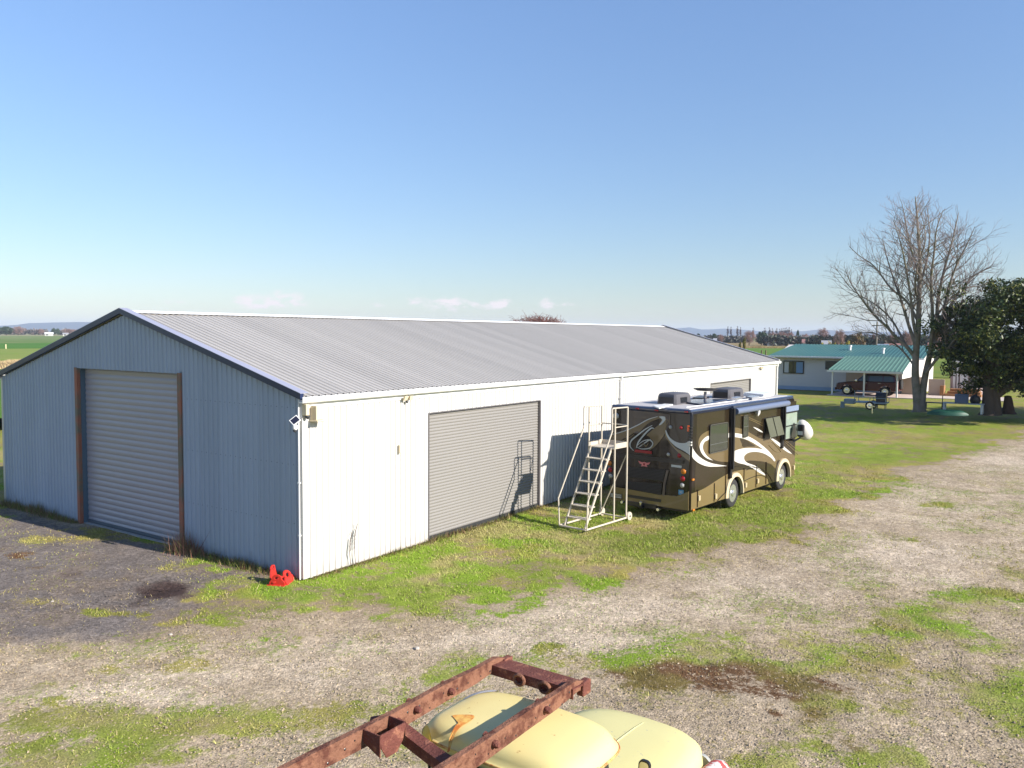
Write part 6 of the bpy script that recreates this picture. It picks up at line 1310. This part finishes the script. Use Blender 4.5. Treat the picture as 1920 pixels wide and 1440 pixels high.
def farhouse(px, ptop, pbase, wpx, D, wall, roof, lb):
    x, y = far(px, D); wd = wpx/FPX*D; h = max((ztop(px, ptop, D)-RISE)*.72, 2); e = thing('farm_building', lb, 'building', (x, y, RISE), math.atan2(y-CAM[1], x-CAM[0])-pi/2)
    MB().box(-wd/2, wd/2, -3, 3, -.1, h*.6).build('wall', wall, e)
    mb = MB(); mb.prism([(-3.4, h*.58), (3.4, h*.58), (0, h)], lambda a, b_, t_: (t_, a, b_), -wd/2-.3, wd/2+.3); mb.build('roof', roof, e)
    for i in range(max(1, int(wd/5))): MB().box(-wd/2+1+i*4.5, -wd/2+2.6+i*4.5, -3.05, -3, h*.15, h*.45).build('window', m_blk, e)
m_fr = pm('faded red roof', s2l((142,104,98)), .7); m_fw = pm('far white wall', (.42,.42,.41), .7); m_fg = pm('far grey roof', s2l((150,150,155)), .6)
farhouse(1322, 629.5, 633, 10, 480, m_fw, m_gut, 'distant white shed beyond the right end of the shed roof'); farhouse(1341, 630, 633, 5, 480, m_fw, m_fg, 'smaller distant white shed right of the first'); farhouse(1447, 629, 632, 14, 420, m_fw, m_fr, 'distant pink roofed building below the poplars')
farhouse(1508, 630, 634, 5, 380, m_fw, m_fr, 'small distant white and orange cottage'); farhouse(1550, 631, 635, 14, 300, m_fw, m_fg, 'distant pale building under the round tree'); farhouse(1676, 631.5, 641, 24, 190, pm('far brick wall', s2l((150,110,100)), .8), m_fr, 'distant brick house with faded red roof behind the big tree'); farhouse(1655, 633, 640, 16, 185, m_fw, pm('far blue roof', s2l((120,138,152)), .5), 'distant low house with a blue roof left of the brick house')
farhouse(1752, 629, 641, 14, 190, m_fw, m_fr, 'distant white walled house seen between the two trees'); farhouse(92, 620.5, 624, 12, 900, m_fw, m_gut, 'distant white house on the left horizon'); farhouse(123, 621.5, 624, 8, 900, m_fw, m_fg, 'distant pale shed right of the left white house')
# field posts
def post(px, py, h, lb, nm='field_post', grp='posts in the fields', col=(120,100,80)):
    hy = HY(px); D = FPX*(CAM[2]-RISE)/(py-hy); x, y = far(px, D); tag(MB().box(-.12, .12, -.12, .12, 0, h).build(nm, pm('post timber', s2l(col), .9), loc=(x, y, RISE)), lb, 'post', grp)
post(1429, 665, 1.3, 'left one of two brown strainer posts in the field behind the shed end'); post(1437, 665, 1.3, 'right one of two brown strainer posts in the field behind the shed end')
for i, px in enumerate((10, 69, 74)): post(px, (649, 664, 662)[i], (1.2, 1.2, 1.0)[i], ('pale stake in the dark green strip of the left fields', 'pale stake near the barge in the left fields', 'second pale stake close to the first in the left fields')[i], 'field_stake', 'stakes in the left fields', (196,186,150))
x, y = far(1644, 150); pp = thing('power_pole', 'thin power pole with a crossarm beyond the house roof', 'power pole', (x, y, RISE), YAW)
zt = ztop(1644, 603, 150)-RISE; MB().tube([(0, 0, 0), (0, 0, zt)], [.16, .11], 8).build('pole', pm('grey pole', s2l((126,116,108)), .9), pp)
mb = MB(); mb.box(-1.1, 1.1, -.06, .06, zt-.7, zt-.55); ca = mb.build('crossarm', pm('grey crossarm', s2l((120,108,98)), .9), pp)
for xx in (-1, -.4, .4, 1): MB().box(xx-.05, xx+.05, -.05, .05, zt-.55, zt-.38).build('insulator', m_wt, ca)
# band of dry reeds along the ditch on the left, and right
def reeds(px0, px1, pbase, hgt, n, lb, cols, dep=3):
    hy = HY((px0+px1)/2); D = FPX*(CAM[2]-RISE)/(pbase-hy); x0, y0 = far(px0, D); x1, y1 = far(px1, D); L2 = math.hypot(x1-x0, y1-y0)
    u = rg.uniform(0, L2, n); v_ = rg.uniform(0, dep, n); h = hgt*rg.uniform(.5, 1.1, n)*(.7+.6*vn(u/2.5, v_*0, 3)); wd = rg.uniform(.05, .12, n); ln = rg.normal(0, .25, n)
    V = np.stack([np.stack([u-wd, v_, 0*u], -1), np.stack([u+wd, v_, 0*u], -1), np.stack([u+ln, v_+ln*.5, h], -1)], 1).reshape(-1, 3); F = np.arange(3*n).reshape(-1, 3)
    c = np.array(cols)[rg.integers(0, len(cols), n)]*rg.uniform(.7, 1.3, (n, 1)); c = np.repeat(np.concatenate([c, np.ones((n, 1))], 1), 3, 0)
    o = fastmesh('dry_reeds', V, F, m_twig, attr={'tint': c}, loc=(x0, y0, RISE)); o.rotation_euler = (0, 0, math.atan2(y1-y0, x1-x0)); tag(o, lb, 'reeds', kind='stuff')
reeds(-60, 120, 681, 1.25, 5000, 'band of pale dry reeds along a ditch in the left fields', [s2l((186,168,130)), s2l((158,138,106)), s2l((140,120,96))])
reeds(1330, 1560, 652, .8, 6000, 'dry tan grass strip behind the green roofed house', [s2l((190,166,116)), s2l((160,138,96))], 8)
# weeds along the foot of the shed
def weeds(x0, y0, x1, y1, n, h0, cols, lb, spread=.25):
    f = rg.uniform(0, 1, n); x = x0+(x1-x0)*f+rg.normal(0, spread, n); y = y0+(y1-y0)*f+rg.normal(0, spread, n); x = np.where(x1 == x0, np.minimum(x, -.06), x); y = np.where(y1 == y0, np.minimum(y, -.06), y)
    h = h0*rg.uniform(.25, 1, n)*(.4+1.1*vn(f*14, f*0, 5)); wd = .004+.006*rg.random(n); la = rg.uniform(0, 6.28, n); ln = h*rg.uniform(.1, .9, n); th = rg.uniform(0, 6.28, n)
    V = np.stack([np.stack([x-cos(1)*wd, y-np.sin(th)*wd, 0*x-.02], -1), np.stack([x+np.cos(th)*wd, y+np.sin(th)*wd, 0*x-.02], -1), np.stack([x+np.cos(la)*ln, y+np.sin(la)*ln, h], -1)], 1).reshape(-1, 3); F = np.arange(3*n).reshape(-1, 3)
    V[:, 0] = np.where(x1 == x0, np.minimum(V[:, 0], -.035), V[:, 0]); V[:, 1] = np.where(y1 == y0, np.minimum(V[:, 1], -.035), V[:, 1])
    c = np.array(cols)[rg.integers(0, len(cols), n)]*rg.uniform(.6, 1.3, (n, 1)); c = np.repeat(np.concatenate([c, np.ones((n, 1))], 1), 3, 0)
    tag(fastmesh('weeds', V, F, gmatc, attr={'tint': c}), lb, 'weeds', kind='stuff')
wc_ = [s2l((150,128,96)), s2l((120,88,72)), s2l((132,132,70)), s2l((96,112,48))]
weeds(-.12, 3.6, -.12, 4.8, 900, .55, [s2l((160,118,98)), s2l((132,92,78)), s2l((150,140,90))], 'tangle of dead reddish weeds beside the right jamb of the gable door', .16)
weeds(-.1, .2, -.1, 3.9, 2200, .20, wc_, 'weeds along the gable wall left of the red bracket', .12)
weeds(-.1, 9.7, -.1, 14.2, 2400, .28, wc_, 'weeds along the gable wall left of its door', .1)
weeds(.2, -.1, 10, -.1, 3000, .13, wc_, 'weeds along the foot of the long white wall', .08)
weeds(10, -.1, 35, -.1, 3500, .18, wc_, 'weeds along the far stretch of the long wall', .1)
for px, py, h in ((655, 1061, .85), (663, 1058, 1.0)):
    q = ung(px, py); q = np.array([q[0], -.09, 0]); mb = MB(); mb.tube([(0, 0, 0), (-.05, -.01, h*.4), (-.02, 0, h*.75), (.07, 0, h)], [.008, .008, .012, .006], 5)
    for i in range(14): f = .4+.6*i/14; mb.tube([(-.03+.06*f*f, 0, h*f), (-.03+.06*f*f+random.uniform(-.05, .05), random.uniform(-.03, .03), h*f+.05)], [.008, .002], 3)
    tag(mb.build('dry_weed', pm('dead weed stalk', s2l((96,84,78)), .9), loc=tuple(q)), 'tall dead weed stalk against the white long wall, the %s of two' % ('left' if px < 660 else 'right'), 'weed')
# big loose stones
for i, (px, py, s_) in enumerate(((98, 1128, .03), (782, 1216, .045), (320, 1190, .03))):
    q = ung(px, py); mb = MB(); r4 = random.Random(i); mb.rings([[(s_*k_*cos(a)*r4.uniform(.8, 1.2), s_*k_*sin(a)*r4.uniform(.8, 1.2), z*s_) for a in np.linspace(0, 2*pi, 9, endpoint=False)] for k_, z in ((.9, -.3), (1.1, .1), (.8, .5), (.3, .7))])
    tag(mb.build('stone', pm('pale stone', s2l((176,168,158)), .9, var=.25, vs=20), loc=tuple(q)), ('fist sized pale stone on the dark apron', 'grey stone lying on the pale track', 'pale stone at the foot of the dark apron')[i], 'stone', 'loose stones in the yard')
# ------------------------------------------------------------------ air
hm = bpy.data.materials.new('air'); hm.use_nodes = True; t = hm.node_tree; t.nodes.clear()
o_ = N(t, 'ShaderNodeOutputMaterial'); pv = N(t, 'ShaderNodeVolumePrincipled'); pv.inputs['Density'].default_value = 1.5e-4; pv.inputs['Color'].default_value = (.74, .85, 1, 1); pv.inputs['Anisotropy'].default_value = 0
L(t, pv.outputs[0], o_.inputs['Volume'])
tag(MB().box(-9200, 9200, -9200, 9200, -6.5, 105).build('haze', hm), 'thin pale air over the fields', 'haze', kind='stuff')
